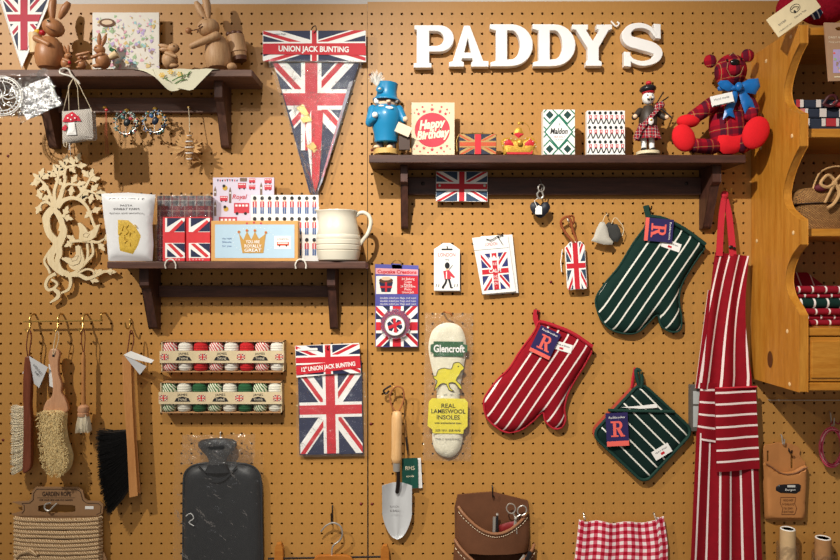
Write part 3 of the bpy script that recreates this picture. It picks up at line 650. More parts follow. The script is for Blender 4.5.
br([(170,400),(150,340),(110,250),(60,200)], [3.4,2.8,2.2,1.4]); br([(165,400),(120,365),(80,375),(70,405)], [2.6,2.4,1.8,1]); br([(175,380),(170,290),(195,200),(190,150)], [3,2.6,2.2,1.4]); br([(215,290),(260,240),(330,245),(355,248)], [2.6,2.2,1.8,1]); br([(240,200),(250,130),(300,110),(340,105)], [2.4,2,2,1]); br([(220,470),(245,445)], [2,1])
br([(240,450),(235,470)], [2.4,2])
lv = [(60,200,-2.4),(75,175,-1.2),(50,225,2.8),(100,190,-.6),(70,325,-1.9),(65,400,2),(100,340,-.4),(180,150,-1.9),(165,175,-2.6),(205,170,-1),(190,210,0.8),(215,130,-2.6),(250,85,-1.4),(330,70,-1.2),(345,110,-.1),(300,90,-2),(285,120,.9),(425,180,-1.3),(400,175,-2.4),(440,205,-.2),(470,320,.6),(440,275,-.8),(480,300,0),(430,325,1.8),(395,300,2.2),(300,215,-1),(340,240,-.3),(350,262,.5),(290,270,1.7),(245,440,-1.2),(250,470,.3),(360,345,-.5),(450,425,-.4),(420,440,2.4),(240,110,-2.4),(110,260,2.8)]
def leafs(L, f):
    for x, y, a in L:
        c = f(x, y); m.shape([[(c[0]+math.cos(a)*q*6.6-math.sin(a)*h*2.6, c[1]+math.sin(a)*q*6.6+math.cos(a)*h*2.6) for q, h in ((-.4,.35),(-.05,.7),(.35,1.45),(.5,.7),(.8,.65),(1.2,0),(.8,-.65),(.5,-.7),(.35,-1.45),(-.05,-.7),(-.4,-.35))]], 4, 5.9, BIRCH)
leafs(lv, A)
br([(115,0),(135,60),(190,130),(205,200),(190,250),(215,320),(270,345)], [5.5,5.5,6,5,4,5,4], B); br([(225,0),(235,50),(200,130),(150,200),(150,260),(190,310),(240,345)], [5.5,6,7,6,5.5,5,4], B); br([(140,180),(100,250),(130,310),(140,340)], [2.2,1.8,2,2], B)
br([(265,350),(320,330),(400,250),(440,200),(435,140),(430,120)], [4,2.6,2.4,2,2,1.6], B); br([(400,130),(405,200),(390,260),(330,320)], [2,2,2,2], B); br([(250,350),(340,350),(400,375),(470,350),(520,325),(575,330)], [4,3.2,3,2.6,2.4,1.4], B); br([(330,345),(390,310),(440,320),(450,345)], [1.6,1.6,1.6,1.6], B)
br([(275,350),(285,400),(270,450),(220,475)], [3,2.6,2.2,1.6], B); br([(180,340),(130,370),(110,420),(130,455),(170,440),(190,410),(150,380)], [3,2.4,2.4,2.4,2.2,2,1.6], B); br([(170,450),(200,480),(190,510),(140,545)], [3,3.4,3,.8], B); br([(280,120),(350,110),(430,115),(480,120),(520,95)], [1.4,2.6,2.6,2,1], B)
br([(225,230),(270,255),(300,290),(340,290),(360,250),(355,200),(350,150)], [1,2.4,4.6,6,5.4,3.6,1.6], B)
leafs([(530,95,-.6),(490,140,.9),(300,100,-2.6),(285,125,2.6),(430,380,.3),(460,340,-.6),(550,325,.1)], B)
# birds
m.shape([[A(*p) for p in ((335,515),(350,508),(372,522),(392,545),(410,575),(440,560),(470,525),(495,520),(480,560),(460,610),(420,635),(370,640),(345,620),(350,570),(345,540))]], 3.9, 7.0, BIRCH)
m.shape([[B(*p) for p in ((320,150),(345,140),(358,160),(352,190),(360,230),(345,270),(300,285),(270,270),(225,240),(250,225),(300,235),(325,205))]], 3.9, 7.0, BIRCH)
ob('tree_cutout', m, t)
m = M(6); G = pm('engraved_line', '#7a5a38', .8)
for f, P_ in ((A,((375,595),(395,580),(420,590),(405,612),(380,608))),(B,((290,235),(320,220),(345,215),(330,245),(300,255)))): m.tube([(f(*p)[0], f(*p)[1], 7.05) for p in P_], .2, G, 5, True)
m.tube([(A(180,470)[0],A(180,470)[1],6.2),(A(165,520)[0],A(165,520)[1],6.2),(A(170,560)[0],A(170,560)[1],6.2)], .2, G, 5); ob('engraving', m, t)
m = M(6); m.tube([(68.5,150,5),(68.5,140,4),(70.5,160,5)], .3, WHITE, 5); ob('hanging_thread', m, t, True)
# ------------------------------------------------------------ items on the second shelf (top at y = 261.5)
t = thing('food_pouch', 'white stand-up pouch with golden pasta picture, left end of the middle shelf', 'packet', 128, 261.5, 34)
PW = pm('pouch_white', '#e9e9ea', .4, .02); m = M(34); out = [(101,193.5),(128,192.5),(155,194.5),(154,205),(152,225),(153,245),(152,261),(108,261),(107,250),(106,235),(103,215)]
m.puff(out, 33, 5, 14, PW, 3.5); ob('pouch', m, t, True)
PASTA = pm('pasta_yellow', '#d9b040', .6, .25, 300, .4); m = M(34); m.puff([(119,219),(131,220),(139,228),(143,236),(140,248),(134,254),(121,251),(119,236)], 37.6, 1, 3, PASTA, 3)
for i in range(14): x = 123+rnd.uniform(0,14); y = 224+rnd.uniform(0,20); m.tube([(x,y,38.8),(x+rnd.uniform(-3,3),y+rnd.uniform(2,5),39)], .5, PASTA, 5)
ob('pasta_picture', m, t, True)
m = M(34); GT = pm('grey_print', '#5d5a5c', .7); m.text('SEASHELLS', 128, 200.5, 3.2, 37.2, GT, 0, fit=36, bold=.01); m.text('PASTA', 128, 206, 1.8, 38.3, GT, 0, fit=12); m.text('WHEAT FARM', 128, 209.5, 2, 38.4, GT, fit=26); m.text('durum and semolina', 128, 213.5, 1.6, 38.6, GT, fit=34); ob('lettering', m, t)
TARR = tartan('red_tartan_wrap', '#7d1620', '#3a2430', '#64202a', '#8d8a80', .03)
t = thing('gift_box', 'dark red tartan box in clear wrap behind the two flag napkin packs', 'box', 184, 261.5, 22)
m = M(22); m.box(157,196,211,261.3,14,22,TARR); ob('box', m, t, bevel=.6)
m = M(22); m.box(158,195.8,211,206,21.5,22.3,tartan('grey_tartan_band','#6a6362','#3a3a42','#7d2a2e','#a9a49a',.02)); ob('band', m, t)
m = M(22); m.sheet(155,194,213,261,23,CELLOX,.8,8,8,4,.6); ob('wrap', m, t)
FR = pm('napkin_red', '#d8343a', .6)
def napkin(x0, x1, lab):
    t = thing('napkin_pack', lab, 'packet', (x0+x1)/2, 261.5, 38, 'flag napkin packs on the middle shelf')
    m = M(38); m.box(x0, 217, x1, 261.3, 30, 38, FR); ob('pack', m, t, bevel=.7)
    m = M(38); w = x1-x0; X = x0+w*.12; m.rect(x0+.3,217.3,x1-.3,261,38.1,FR)
    m.flat([(X,218),(x1,218),(x1,232),(X,232)], 38.2, WHITE); m.flat([(X,243),(x1,243),(x1,258),(X,258)], 38.2, WHITE)
    m.flat([(X+2,218),(x1-3,218),(X+2,227)], 38.3, NAVY); m.flat([(x1,221),(x1,231.5),(x1-12,231.5)], 38.3, NAVY); m.flat([(X+4,232),(x1-3,220),(x1-1,222),(X+9,232)], 38.35, FR)
    m.flat([(X+2,249),(X+2,257),(x1-8,257)], 38.3, NAVY); m.flat([(x1-12,243.5),(x1,243.5),(x1,253)], 38.3, NAVY); m.flat([(X+2,244),(X+6,243.5),(x1-1,256),(x1-4,257.5)], 38.35, FR)
    for i in range(5): m.text('London'[i % 6], x0+4+i*3.2, 259.3, 2, 38.4, WHITE)
    ob('flag_print', m, t)
napkin(162.5, 184.8, 'folded union flag napkin pack, left of the pair'); napkin(186, 210, 'folded union flag napkin pack beside the pale blue gift box')
LIL = pm('lilac_paper', '#d9cfe0', .5, .02); BUS = pm('bus_red', '#cc3a48', .6); BROWNP = pm('brown_print', '#7c6558', .7)
t = thing('wrapping_paper_pack', 'pale lilac souvenir paper with buses and clock towers at the back of the shelf', 'paper', 243, 261.5, 14)
m = M(14); m.box(213, 177.5, 274, 261, 11, 14, LIL); ob('sheet', m, t)
m = M(14)
def bus(x, y, s, mt=BUS):
    m.flat([(x,y),(x+9*s,y),(x+9*s,y+6*s),(x,y+6*s)], 14.15, mt)
    for q in range(4): m.rect(x+(.8+q*2)*s, y+.9*s, x+(2.1+q*2)*s, y+2.1*s, 14.25, WHITE)
    for q in (1.8, 6.8): m.disc(x+q*s, y+6.2*s, .9*s, 14.3, BLACK, 8)
def tower(x, y, h): m.rect(x, y+2, x+2.4, y+h, 14.15, BROWNP); m.flat([(x,y+2),(x+1.2,y-2),(x+2.4,y+2)], 14.15, BROWNP); m.disc(x+1.2, y+4, .9, 14.25, WHITE, 8)
for a in ((238,183,.9),(234,202.5,.0001),(220,196,.85),(249,178.5,.7),(249,185,.7),(264.5,178.5,.8),(264.5,185,.8)): bus(*a)
bus(234,203,1.7); bus(219,217,2.0); tower(229,189,14); tower(260,184,12); tower(214,202,14); tower(214,188,8)
for x, y in ((225,188),(226,209)): m.disc(x, y, 2.6, 14.2, pm('bird_yellow','#c9a03a',.6) if 'bird_yellow' not in bpy.data.materials else bpy.data.materials['bird_yellow'], 10); m.disc(x-1, y-2, 1.6, 14.3, BLACK, 8)
for i in range(9): x = 217+i*2.4; m.flat([(x,179.5+.5*math.sin(i)),(x+1.8,179.5),(x+.9,182)], 14.2, BUS if i % 2 else NAVY)
m.rect(240,178,247,181.5,14.2,BROWNP); m.text('Royal', 239, 197, 4.6, 14.3, BUS, shear=.3, fit=15, bold=.01); ob('printed_pictures', m, t)
def soldiers(m, X0, X1, n, rows, hd, w, sc=1.0):
    for ry in rows:
        for i in range(n):
            x = X0+(X1-X0)*(i+.5)/n
            m.disc(x, ry, 1.9*sc, w, hd, 10, 2.1*sc); m.rect(x-1*sc, ry+1.8*sc, x+1*sc, ry+3.4*sc, w+.05, SKIN); m.rect(x-2*sc, ry+3.2*sc, x+2*sc, ry+9*sc, w+.1, BUS)
            m.rect(x-.4*sc, ry+3.4*sc, x+.4*sc, ry+9*sc, w+.15, WHITE); m.rect(x-1.8*sc, ry+9*sc, x-.2*sc, ry+15.5*sc, w+.1, SB); m.rect(x+.2*sc, ry+9*sc, x+1.8*sc, ry+15.5*sc, w+.1, SB)
SB = pm('soldier_blue', '#47659c', .6)
t = thing('greeting_card', 'white card printed with rows of toy guardsmen behind the pale blue gift box', 'card', 284, 261.5, 20)
m = M(20); m.box(251, 195, 318.5, 261, 18, 20, WHITE); ob('card', m, t); m = M(20); soldiers(m, 251, 318, 9, (198.3, 219, 240), BLACK, 20.15); ob('guardsmen_print', m, t)
m = M(20); m.sheet(249, 194, 320, 261, 21.5, CELLO, .5, 6, 6, 9, .4); ob('wrap', m, t)
t = thing('gift_box', 'long kraft framed box with pale blue front and gold crown print', 'box', 254.5, 261.5, 40)
PB = pm('pale_blue_print', '#b5cfe0', .5, .02); OCH = pm('crown_ochre', '#c1944a', .6)
m = M(40); m.box(211, 220.7, 298, 261.3, 30, 40, KRAFT if False else pm('light_kraft', '#d3a060', .7)); ob('box', m, t, bevel=.5)
m = M(40); m.rect(215, 224.5, 294.5, 258, 40.2, PB)
cr = [(239,233),(243.5,240),(247,231.5),(251.5,239.5),(255,231.5),(259,239),(266,233.5),(263.5,253),(242.5,253)]
m.shape([cr], 40.2, 40.5, OCH)
for x, y in ((239,232),(247,230.5),(255,230.5),(266,232.5)): m.disc(x, y, 1.5, 40.6, OCH, 10); m.disc(x, y, .7, 40.7, BUS, 8)
for s_, y, f in (('YOU ARE', 242, 14), ('ROYALLY', 246.2, 17), ('GREAT', 250.4, 17)): m.text(s_, 253, y, 3, 40.8, WHITE, fit=f, bold=.02)
m.rect(274.5, 236, 291, 249, 40.35, WHITE); m.rect(277, 242, 289, 245.6, 40.45, pm('bus_orange','#d4553a',.6)); m.rect(277.8, 242.6, 288, 243.7, 40.5, WHITE); m.disc(279.5,245.8,.9,40.5,BLACK,8); m.disc(286.5,245.8,.9,40.5,BLACK,8); m.text('LONDON',283,239.3,1.9,40.5,BROWNP,fit=11)
for s_, y in (('tiny royal', 238.5), ('biscuits', 242), ('for you', 246)): m.text(s_, 227, y, 1.7, 40.4, SB, fit=9)
for x, y in ((247,223.4),(254,222.6),(261,223.4)): m.disc(x, y, 1.1, 40.3, BUS, 8)
for i in range(30): a = 2*PI*i/30; m.disc(254+21*math.cos(a), 240+13*math.sin(a), .35, 40.35, WHITE, 6)
ob('printed_front', m, t)
# jug
JUG = pm('cream_stoneware', '#d9d2c0', .3, .02, 20, 0, 0, .5)
t = thing('milk_jug', 'cream stoneware milk jug with ribbed lower body on the middle shelf', 'jug', 339, 261.3, 28)
m = M(28); c = (338.5, 28); pf = [(261,18.5),(260,20),(256,21),(251.2,21.8),(250.6,21.2),(249.8,22.1),(246,22.4),(245.2,21.8),(244.4,22.5),(240.6,22.4),(240,21.8),(239.2,22.2),(235.5,21.6),(235,21.1),(234.2,21.3),(226,19.4),(219,18),(214,18),(211.6,19.2),(210.8,19),(211.2,18),(216,16.6),(228,18),(245,19.5),(258,18)]
V = []; N_ = 40
for y, r0 in pf:
    for j in range(N_):
        a = 2*PI*j/N_; sp = max(0, math.cos(a-PI*.97))**14*4.5*max(0, min(1, (226-y)/14)); V.append((c[0]+(r0+sp)*math.cos(a), y-sp*.25, c[1]+(r0)*math.sin(a)))
m.add(V, [(i*N_+j, i*N_+(j+1)%N_, (i+1)*N_+(j+1)%N_, (i+1)*N_+j) for i in range(len(pf)-1) for j in range(N_)]+[tuple(range(N_)), tuple((len(pf)-1)*N_+j for j in range(N_))], JUG); ob('jug_body', m, t, True)
m = M(28); m.tube(spl([(356,216,28),(359.5,213.2,28),(364,212.6,28),(369,216,28),(370.8,223,28),(368,233,28),(363,240,28),(359.5,245,28),(358,247,28)], 5), 2.0, JUG, 10); ob('handle', m, t, True)
# ------------------------------------------------------------ triangular bunting pack
t = thing('bunting_pack', 'long triangular union flag bunting pack in cellophane hanging by the top shelf', 'bunting', 315, 198, 8)
m = M(8, (314,47,-.005)); m.prism([(263,31),(366,31.5),(366,62.5),(263,60.5)], 7, 9, WHITE); m.jack(263.5,31,365.5,61.5,9.15,cw=2.4,dw=4.6)
m.flat([(263.3,44.5),(366,46.5),(366,56),(263.3,54.5)], 9.85, RED)
m.text('UNION JACK BUNTING', 314, 50, 5.4, 10.1, WHITE, .018, fit=70, bold=.03); m.text('100% cotton flags', 276, 34.5, 1.5, 10, NAVY, fit=20); ob('header_card', m, t)
m = M(8); TRI = [(272,62),(361,61),(352,92),(338,130),(320,192),(312,197),(304,186),(288,128)]; m.prism([(273,62),(359,62),(316,196),(309,192)], 3, 5, NAVY)
tri = [(272.5,62),(358,62),(315,194)]; m.jack(264, 48, 358, 150, 6, clipc=tri, cw=6.2, dw=7.2); m.flat([(311,110),(323,110),(319,180),(315,192),(312,180)], 6.9, RED); m.flat([(305,128),(311,110),(311.5,180)], 6.8, WHITE)
m.flat([(349,82),(353,80),(322,182),(317,192)], 6.95, pm('grey_fold','#9a9aa6',.6)); m.flat([(334,135),(344,104),(324,176),(321,178)], 7.1, pm('faded_pink','#c98390',.6)); ob('folded_flags', m, t)
m = M(8)
for p in (((296,108),(303,104),(306,109),(310,116),(303,115)), ((300,118),(309,114),(312,121),(303,123)), ((306,146),(313,142),(317,147),(312,151)), ((311,150),(318,149),(314,153))): m.flat(list(p), 8.2, pm('gold_foil','#e8c67a',.25,.05,60,0,.6) if 'gold_foil' not in bpy.data.materials else bpy.data.materials['gold_foil'])
ob('gold_print', m, t)
m = M(8); r = random.Random(12)
def tw(u, v):
    L = 268+45*v**1.0; R = 364-47*v; x = L+(R-L)*u; g = math.sin(u*23+v*5)*.8+math.sin(v*31+u*7)*.8+r.uniform(-.9,.9); return (x+r.uniform(-.6,.6), 60+138*v, 10+g)
m.surf(tw, 14, 26, CELLOX); ob('cellophane', m, t)
m = M(8); m.tube(spl([(311,31,8),(313,28,10),(316,27,11),(316.5,31,10.5),(314,34,10)], 4), .5, DKWIRE, 6); tag(ob('peg_hook', m, None, True), 'dark wire hook holding up the triangular bunting pack', 'hook', HG)
# ------------------------------------------------------------ right shelf (top at y = 154.8)
BLU = pm('policeman_blue', '#1c7fae', .35, .03); BLK = pm('gloss_black', '#1c1a1e', .3)
t = thing('smoker_figure', 'blue wooden figure in top hat with a white plume and paper in hand', 'wooden figure', 386, 154.8, 26)
m = M(26); m.lathe((386,154.6,26),(386,149.5,26), [(0,11.8),(.9,11.8),(1,11.3)], pm('gold_wood','#cfa964',.35)); ob('base', m, t, True)
m = M(26); m.box(376.5,142,383.5,150,22,30,BLK); m.box(387.5,142,396,150,22,30,BLK); ob('trousers', m, t, bevel=1.2)
m = M(26)
for x in (378,391): m.ball((x-1,148,31), (3.4,2.2,3.6), SKIN, n=10)
ob('foot', m, t, True)
m = M(26); m.lathe((386,143,26),(386,104,26), [(0,10.8),(.02,11.6),(.2,12),(.42,14),(.62,15.4),(.8,14.6),(.93,11),(1,6)], BLU); b_ = ob('coat', m, t, True)
m = M(26); m.cap((373,110,27),(370,124,31), 5, 4.2, BLU); m.cap((370,124,31),(375.5,121,38), 4, 3.2, BLU); ob('sleeve', m, t, True); m = M(26); m.cap((399,110,27),(404,121,31), 4.6, 3.6, BLU); ob('sleeve', m, t, True)
m = M(26); m.ball((376,118.5,41), 3, WHITE, n=12); ob('hand', m, t, True); m = M(26); m.ball((405.5,121,33), 2.9, SKIN, n=12); ob('hand', m, t, True)
m = M(26); m.ball((386,103.5,27), (11,7,10), SKIN, 0, 18); m.ball((389,104,37), (2.4,1.8,2), SKIN, n=10); h = ob('head', m, t, True)
m = M(26); m.ball((377,103,34), (3,3,2.5), WHITE, n=8); m.ball((389,107.6,36.6), (2.6,1,1), pm('mouth_red','#7d1f24',.4), n=8); m.ball((396.5,102,32), (2.4,3,2.5), pm('grey_hair','#a8a29c',.8), n=8); ob('beard', m, h, True)
m = M(26); m.lathe((386.5,101.5,26),(387.5,83.5,26), [(0,13.6),(.02,14),(.07,14),(.16,11.6),(.3,10.3),(.6,9.8),(.98,10.6),(1,10.2)], BLU); m.lathe((386.5,103,26),(386.5,101.3,26), [(0,12.6),(1,13.9)], BLK); hat = ob('top_hat', m, t, True)
m = M(26); m.ball((380.5,92,36), (4,3.6,1.6), BLU, n=12); m.ball((380.5,92,37.6), (1.6,1.5,.8), STEEL, n=8); ob('rosette', m, hat, True)
m = M(26); r = random.Random(2); FE = pm('white_feather', '#dedbd4', .9)
for i in range(140):
    a = r.uniform(-PI, 0); l = r.uniform(5, 10); q = r.uniform(-2.5, 2.5); m.tube([(377.5,88,32),(377+l*.5*math.cos(a),84+l*.7*math.sin(a),32+q),(377+l*.9*math.cos(a),83+l*math.sin(a)*1.1,32+q*1.6)], [.22,.2,.1], FE, 3)
ob('plume', m, hat, kind='stuff')
m = M(26); m.ball((382,109,39), (3,.9,.8), WHITE, n=8); m.ball((390,111,40), (4,1.5,.8), WHITE, .1, 8); m.ball((386,116,40.6), (.9,.9,.6), WHITE, n=6); ob('collar', m, b_, True)
m = M(26, (403,132,.42)); m.box(396,126.5,411,136.5,36,36.6,pm('newsprint','#d8c9b4',.8)); ob('paper', m, t)
m = M(26); m.box(399,137,410,151,28,33,pm('briefcase_brown','#3e271b',.5)); m.tube([(403,138,31),(405,136,31),(407,139,31)], .4, BLK, 5); ob('briefcase', m, t, bevel=.6)
t = thing('greeting_card', 'cream birthday card with red circle and stars', 'card', 433, 154.8, 22)
m = M(22); m.box(411.5,102.5,454.5,154.7,20.8,22,pm('birthday_cream','#e3cfae',.6)); ob('card', m, t)
m = M(22); m.disc(432.3,130,17.6,22.2,pm('coral_red','#c93748',.6),36,17.2); CR = bpy.data.materials['coral_red']
m.text('Happy', 431, 124.5, 8.6, 22.5, CREAM, -.12, shear=.35, fit=27, bold=.045); m.text('Birthday', 432, 134.5, 8.4, 22.5, CREAM, -.12, shear=.35, fit=34, bold=.045)
def star(x, y, r_, w, mt): m.flat([(x+(r_ if i % 2 == 0 else r_*.45)*math.sin(PI*i/5), y-(r_ if i % 2 == 0 else r_*.45)*math.cos(PI*i/5)) for i in range(10)], w, mt)
for i, (x, y, q) in enumerate(((432,105,1.2),(432,109.5,2.4),(422.5,107,1.4),(441.5,107,1.4),(424,111.5,2.2),(440,111.5,2.2),(417,109.5,1.4),(447,109.5,1.4),(418.5,114,1.8),(445.5,114,1.8),(414.5,113,.9),(449.5,113,.9),(424,148,2),(432,149.5,2.3),(441,148,2),(417,146,1.6),(447,146,1.6),(420,151.5,1.2),(428,152.5,1.2),(437,152.5,1.2),(444,151.5,1.2),(414,149,.9),(450,149,.9))): star(x, y, q, 22.25+i*.003, CR)
ob('printed_design', m, t)
t = thing('flag_purse', 'small beaded union flag coin purse standing between birthday card and crown', 'purse', 477, 154.8, 24)
OR = pm('beaded_orange', '#c0522e', .6, .2, 500, .5); NV = pm('beaded_navy', '#262a3e', .6, .2, 500, .5); GB = pm('beaded_gold', '#b08c52', .5, .2, 500, .5)
m = M(24); m.box(459,133.8,496.5,154.6,20,24,NV); ob('pouch', m, t, bevel=1); m = M(24); m.jack(459.5,134.3,496,154.2,24.2,red=OR,navy=NV,white=GB,cw=2,dw=2.2); m.rect(474.8,134.3,481,154.2,24.8,RED); ob('beaded_flag', m, t)
m = M(24); m.tube([(459,134,23),(477,133,23),(497,134.5,23)], .5, BRASS, 6); m.tube([(459,134,23),(456.5,140,24),(457,152,25)], .3, BRASS, 5); ob('zip', m, t, True)
t = thing('crown_decoration', 'small red and gold beaded crown ornament', 'crown ornament', 519, 154.8, 24)
CRR = pm('crown_red','#bf1f2a',.6,.1,300,.3); CG = pm('crown_gold','#c89a3c',.4,.15,300,.4,.5)
m = M(24); m.puff([(504,154.5),(502.5,147),(500.5,141),(504,137.5),(510,137),(515,140),(519,138),(523,140),(528,136.5),(534,137.5),(537.5,142),(535,148),(533.5,154.5)], 22, 3, 4, CG, 3); ob('rim', m, t, True)
m = M(24); m.puff([(505,146),(503,141.5),(508,139),(513,142),(515,147)], 24.6, 1.2, 3, CRR, 3); m.puff([(523,147),(525,142),(530,138.5),(535,142),(533,146.5)], 24.6, 1.2, 3, CRR, 3); m.puff([(506,150.5),(533,150.5),(532,154.3),(507,154.3)], 24.6, 1, 2, CRR, 3); m.puff([(514,134),(519,130),(524,134),(519,138)], 22.5, 1.6, 3, CRR, 3); ob('velvet', m, t, True)
m = M(24); m.puff([(514,133),(516,128),(519,126.4),(522,128),(524,133),(519,137)], 22, 1.5, 3, CG, 2.5); m.ball((519.5,143,27), (3,3.5,1.5), CG, n=8); m.ball((519,123.5,24), (1.6,1.6,1.2), CG, n=8)
for i in range(22):
    a = PI+PI*i/21; m.ball((519+16.5*math.cos(a)*(1 if 1 else 0), 147+9.5*math.sin(a)*abs(math.sin(a*2))**.25, 25.6), .6, WHITE if i % 2 else CG, n=5)
m.tube(spl([(519.5,123,24),(523,122,23),(529,126,22),(531,133,20),(533,137,20)], 4), .35, CG, 5); ob('gold_beads', m, t, True)
t = thing('salt_box', 'white and green diamond patterned sea salt box', 'box', 557, 154.8, 32)
GRD = pm('salt_green', '#157058', .5); DG = pm('salt_darkgreen', '#123c38', .5); m = M(32); m.box(543.5,109.5,575,154.6,20,32,WHITE); ob('carton', m, t, bevel=.4)
m = M(32); CB = [(543.7,109.7),(574.8,109.7),(574.8,154.5),(543.7,154.5)]
def dia(x, y, r_, w, mt, q=1.0):
    p = clippoly([(x-r_*q,y),(x,y-r_),(x+r_*q,y),(x,y+r_)], CB)
    if p: m.flat(p, w, mt)
def dline(x0,y0,x1,y1,h,w,mt):
    dx, dy = x1-x0, y1-y0; q = math.hypot(dx,dy); p = clippoly([(x0-dy/q*h,y0+dx/q*h),(x1-dy/q*h,y1+dx/q*h),(x1+dy/q*h,y1-dx/q*h),(x0+dy/q*h,y0-dx/q*h)], CB)
    if p: m.flat(p, w, mt)
q_ = 0
for x, y in ((549.6,115),(567.4,115),(549.6,149),(567.4,149),(540.5,132),(578,132),(558.5,98),(558.5,166)):
    q_ += .01
    dia(x, y, 9.6, 32.1+q_, GRD, .95); dia(x, y, 7.7, 32.22+q_, WHITE, .95); dia(x, y, 4.2, 32.34+q_, DG, .95)
dia(558.6, 132, 17.6, 32.45, GRD, .84); dia(558.6, 132, 15.4, 32.5, WHITE, .84)
m.text('Maldon', 558.6, 131.5, 5.6, 32.6, BLACK, shear=.25, fit=17.5, bold=.03); m.text('SEA SALT', 559.4, 137, 1.8, 32.6, BUS, fit=11); m.text('FLAKES', 559.4, 140, 1.5, 32.6, GRD, fit=8); m.text('8', 559.4, 124.5, 2.6, 32.6, GRD); ob('printed_front', m, t)
t = thing('greeting_card', 'white box card with rows of marching guardsmen beside the piper figure', 'card', 606, 154.8, 26)
m = M(26); m.box(587,110.5,625,154.6,19,26,WHITE); ob('box', m, t, bevel=.3); m = M(26)
for ry in (113, 127.5, 142):
    for i in range(7):
        x = 589.5+i*5.3; m.disc(x, ry, 1.5, 26.15, BLACK, 10, 1.7); m.flat([(x-.4,ry+2.4),(x+2.4,ry+2.2),(x+2.2,ry+6),(x-.2,ry+6)], 26.2, BUS); m.rect(x+.6,ry+3,x+1.5,ry+5,26.25,WHITE)
        m.stroke([(x+.6,ry+5.8),(x-.4,ry+8.5),(x-1.8,ry+11)], 1.0, 26, 26.3, BLACK, 2); m.stroke([(x+1.4,ry+5.8),(x+2.4,ry+8.5),(x+3.2,ry+11)], 1.0, 26, 26.3, BLACK, 2)
ob('guardsmen_print', m, t)
# piper
KT = tartan('piper_tartan', '#b4202a', '#283048', '#7a1720', '#e0d8c8', .008, 0, .08)
t = thing('piper_figure', 'small wooden Scottish piper in kilt and black bonnet', 'wooden figure', 648, 154.8, 26)
m = M(26); m.lathe((648,154.7,26),(648,151.5,26), [(0,11.5),(.8,11.5),(1,10.5)], pm('ivory_wood','#dfd0ae',.5)); ob('base', m, t, True)
m = M(26)
for x in (643.5,651.5): m.cap((x,137,26),(x,147.5,27), 3, 2.6, WHITE)
ob('stocking', m, t, True); m = M(26)
for x in (642.8,652): m.ball((x,150,29), (2.8,2,4.4), BLK, n=10)
ob('shoe', m, t, True)
m = M(26); NN = 36; V = []
for i, (y, r0) in enumerate(((124,8.6),(128,9.8),(134,11),(139.5,12))):
    for j in range(NN): a = 2*PI*j/NN; rr = r0*(1+.045*i*math.cos(a*12)); V.append((647.5+rr*math.cos(a), y, 26+rr*.8*math.sin(a)))
m.add(V, [(i*NN+j, i*NN+(j+1)%NN, (i+1)*NN+(j+1)%NN, (i+1)*NN+j) for i in range(3) for j in range(NN)], KT); ob('kilt', m, t, True)
m = M(26); m.stroke([(655,111),(645,122),(636,133),(633,141)], [3,4,5,5], 34.5, 36.5, KT); ob('sash', m, t)
JK = pm('jacket_brown','#3a3028',.5); m = M(26); m.lathe((648,126,26),(648,106,26), [(0,8.6),(.3,9),(.7,8.4),(1,4)], JK); m.cap((640,111,26),(633.5,118,29), 3.4, 2.8, JK); m.cap((655,111,26),(663,118.5,30), 3.4, 2.8, JK); ob('jacket', m, t, True)
m = M(26); m.ball((633,118,33), 2.3, SKIN, n=10); ob('hand', m, t, True); m = M(26); m.ball((664,119,34), 2.3, SKIN, n=10); ob('hand', m, t, True)
m = M(26); m.ball((648,98.5,27), (6.2,6.6,6), WHITE, n=16); m.ball((648,99,33), (1.3,1.5,1.2), SKIN, n=8); h = ob('head', m, t, True); m = M(26)
for x in (645.6,650.4): m.ball((x,96.8,32.4), .8, EYE, n=6)
m.ball((646.3,101,33), (1.8,.9,1), BLK, .4, 8); m.ball((649.8,101,33), (1.8,.9,1), BLK, -.4, 8); ob('moustache', m, h, True)
m = M(26); m.ball((647.5,89.5,27), (8.4,4.4,8), BLK, -.12); m.ball((648,93,27), (6.6,1.5,6.4), RED, -.05); bn = ob('bonnet', m, t, True); m = M(26); m.ball((648,83.8,28), (3,2.4,3), RED, n=10); ob('pompom', m, bn, True)
m = M(26); m.ball((657,108,33), (6,4,4), KT, -.6, 12)
for a in (((655,104,33),(662,93,30)),((657,105,33),(667,98,30)),((658,110,34),(668,120,36))): m.tube([a[0],a[1]], .7, BLK, 6)
ob('bagpipe', m, t, True); m = M(26); m.ball((647.5,123.5,36), (3,3.8,1.4), WHITE, n=10); m.ball((647.5,122.5,37.3), (1.5,1.3,.6), GOLD, n=8); ob('sporran', m, t, True)
# tartan bear
BT = tartan('bear_tartan', '#a01426', '#301a2c', '#6e1022', '#a88850', .040, .1, .025); FE_R = pm('red_felt', '#d4101c', .9, .04, 200, .3)
t = thing('teddy_bear', 'tartan teddy bear with bright red felt paws and a blue ribbon bow', 'teddy bear', 720, 154.8, 30)
m = M(30); m.ball((729.5,124,26), (18.5,31,14), BT, 0, 24); ob('body', m, t, True)
m = M(30); m.puff([(716,137),(722,134.5),(730,136),(740,134),(744,140),(741,150),(733,154.6),(721,154.6),(714,148)], 35, 5, 8, FE_R, 4); ob('felt_seat', m, t, True)
m = M(30); m.ball((730.5,71.5,30), (15.5,17,14), BT, 0, 24); m.ball((728.5,72.5,42), (7.5,7,5), BT, 0, 16); h = ob('head', m, t, True)
for x, y in ((711,60.5),(748.5,55)):
    m = M(30); m.ball((x,y,28), (6.6,6.8,3.6), BT, 0, 16); ob('ear', m, h, True)
m = M(30); m.ball((727.5,67.5,46.5), (5,3.2,2), EYE, n=12); ob('nose', m, h, True)
m = M(30); m.ball((721.5,64,42.5), 1.2, EYE, n=8); m.ball((735.5,63,42.6), 1.2, EYE, n=8); ob('eye', m, h, True)
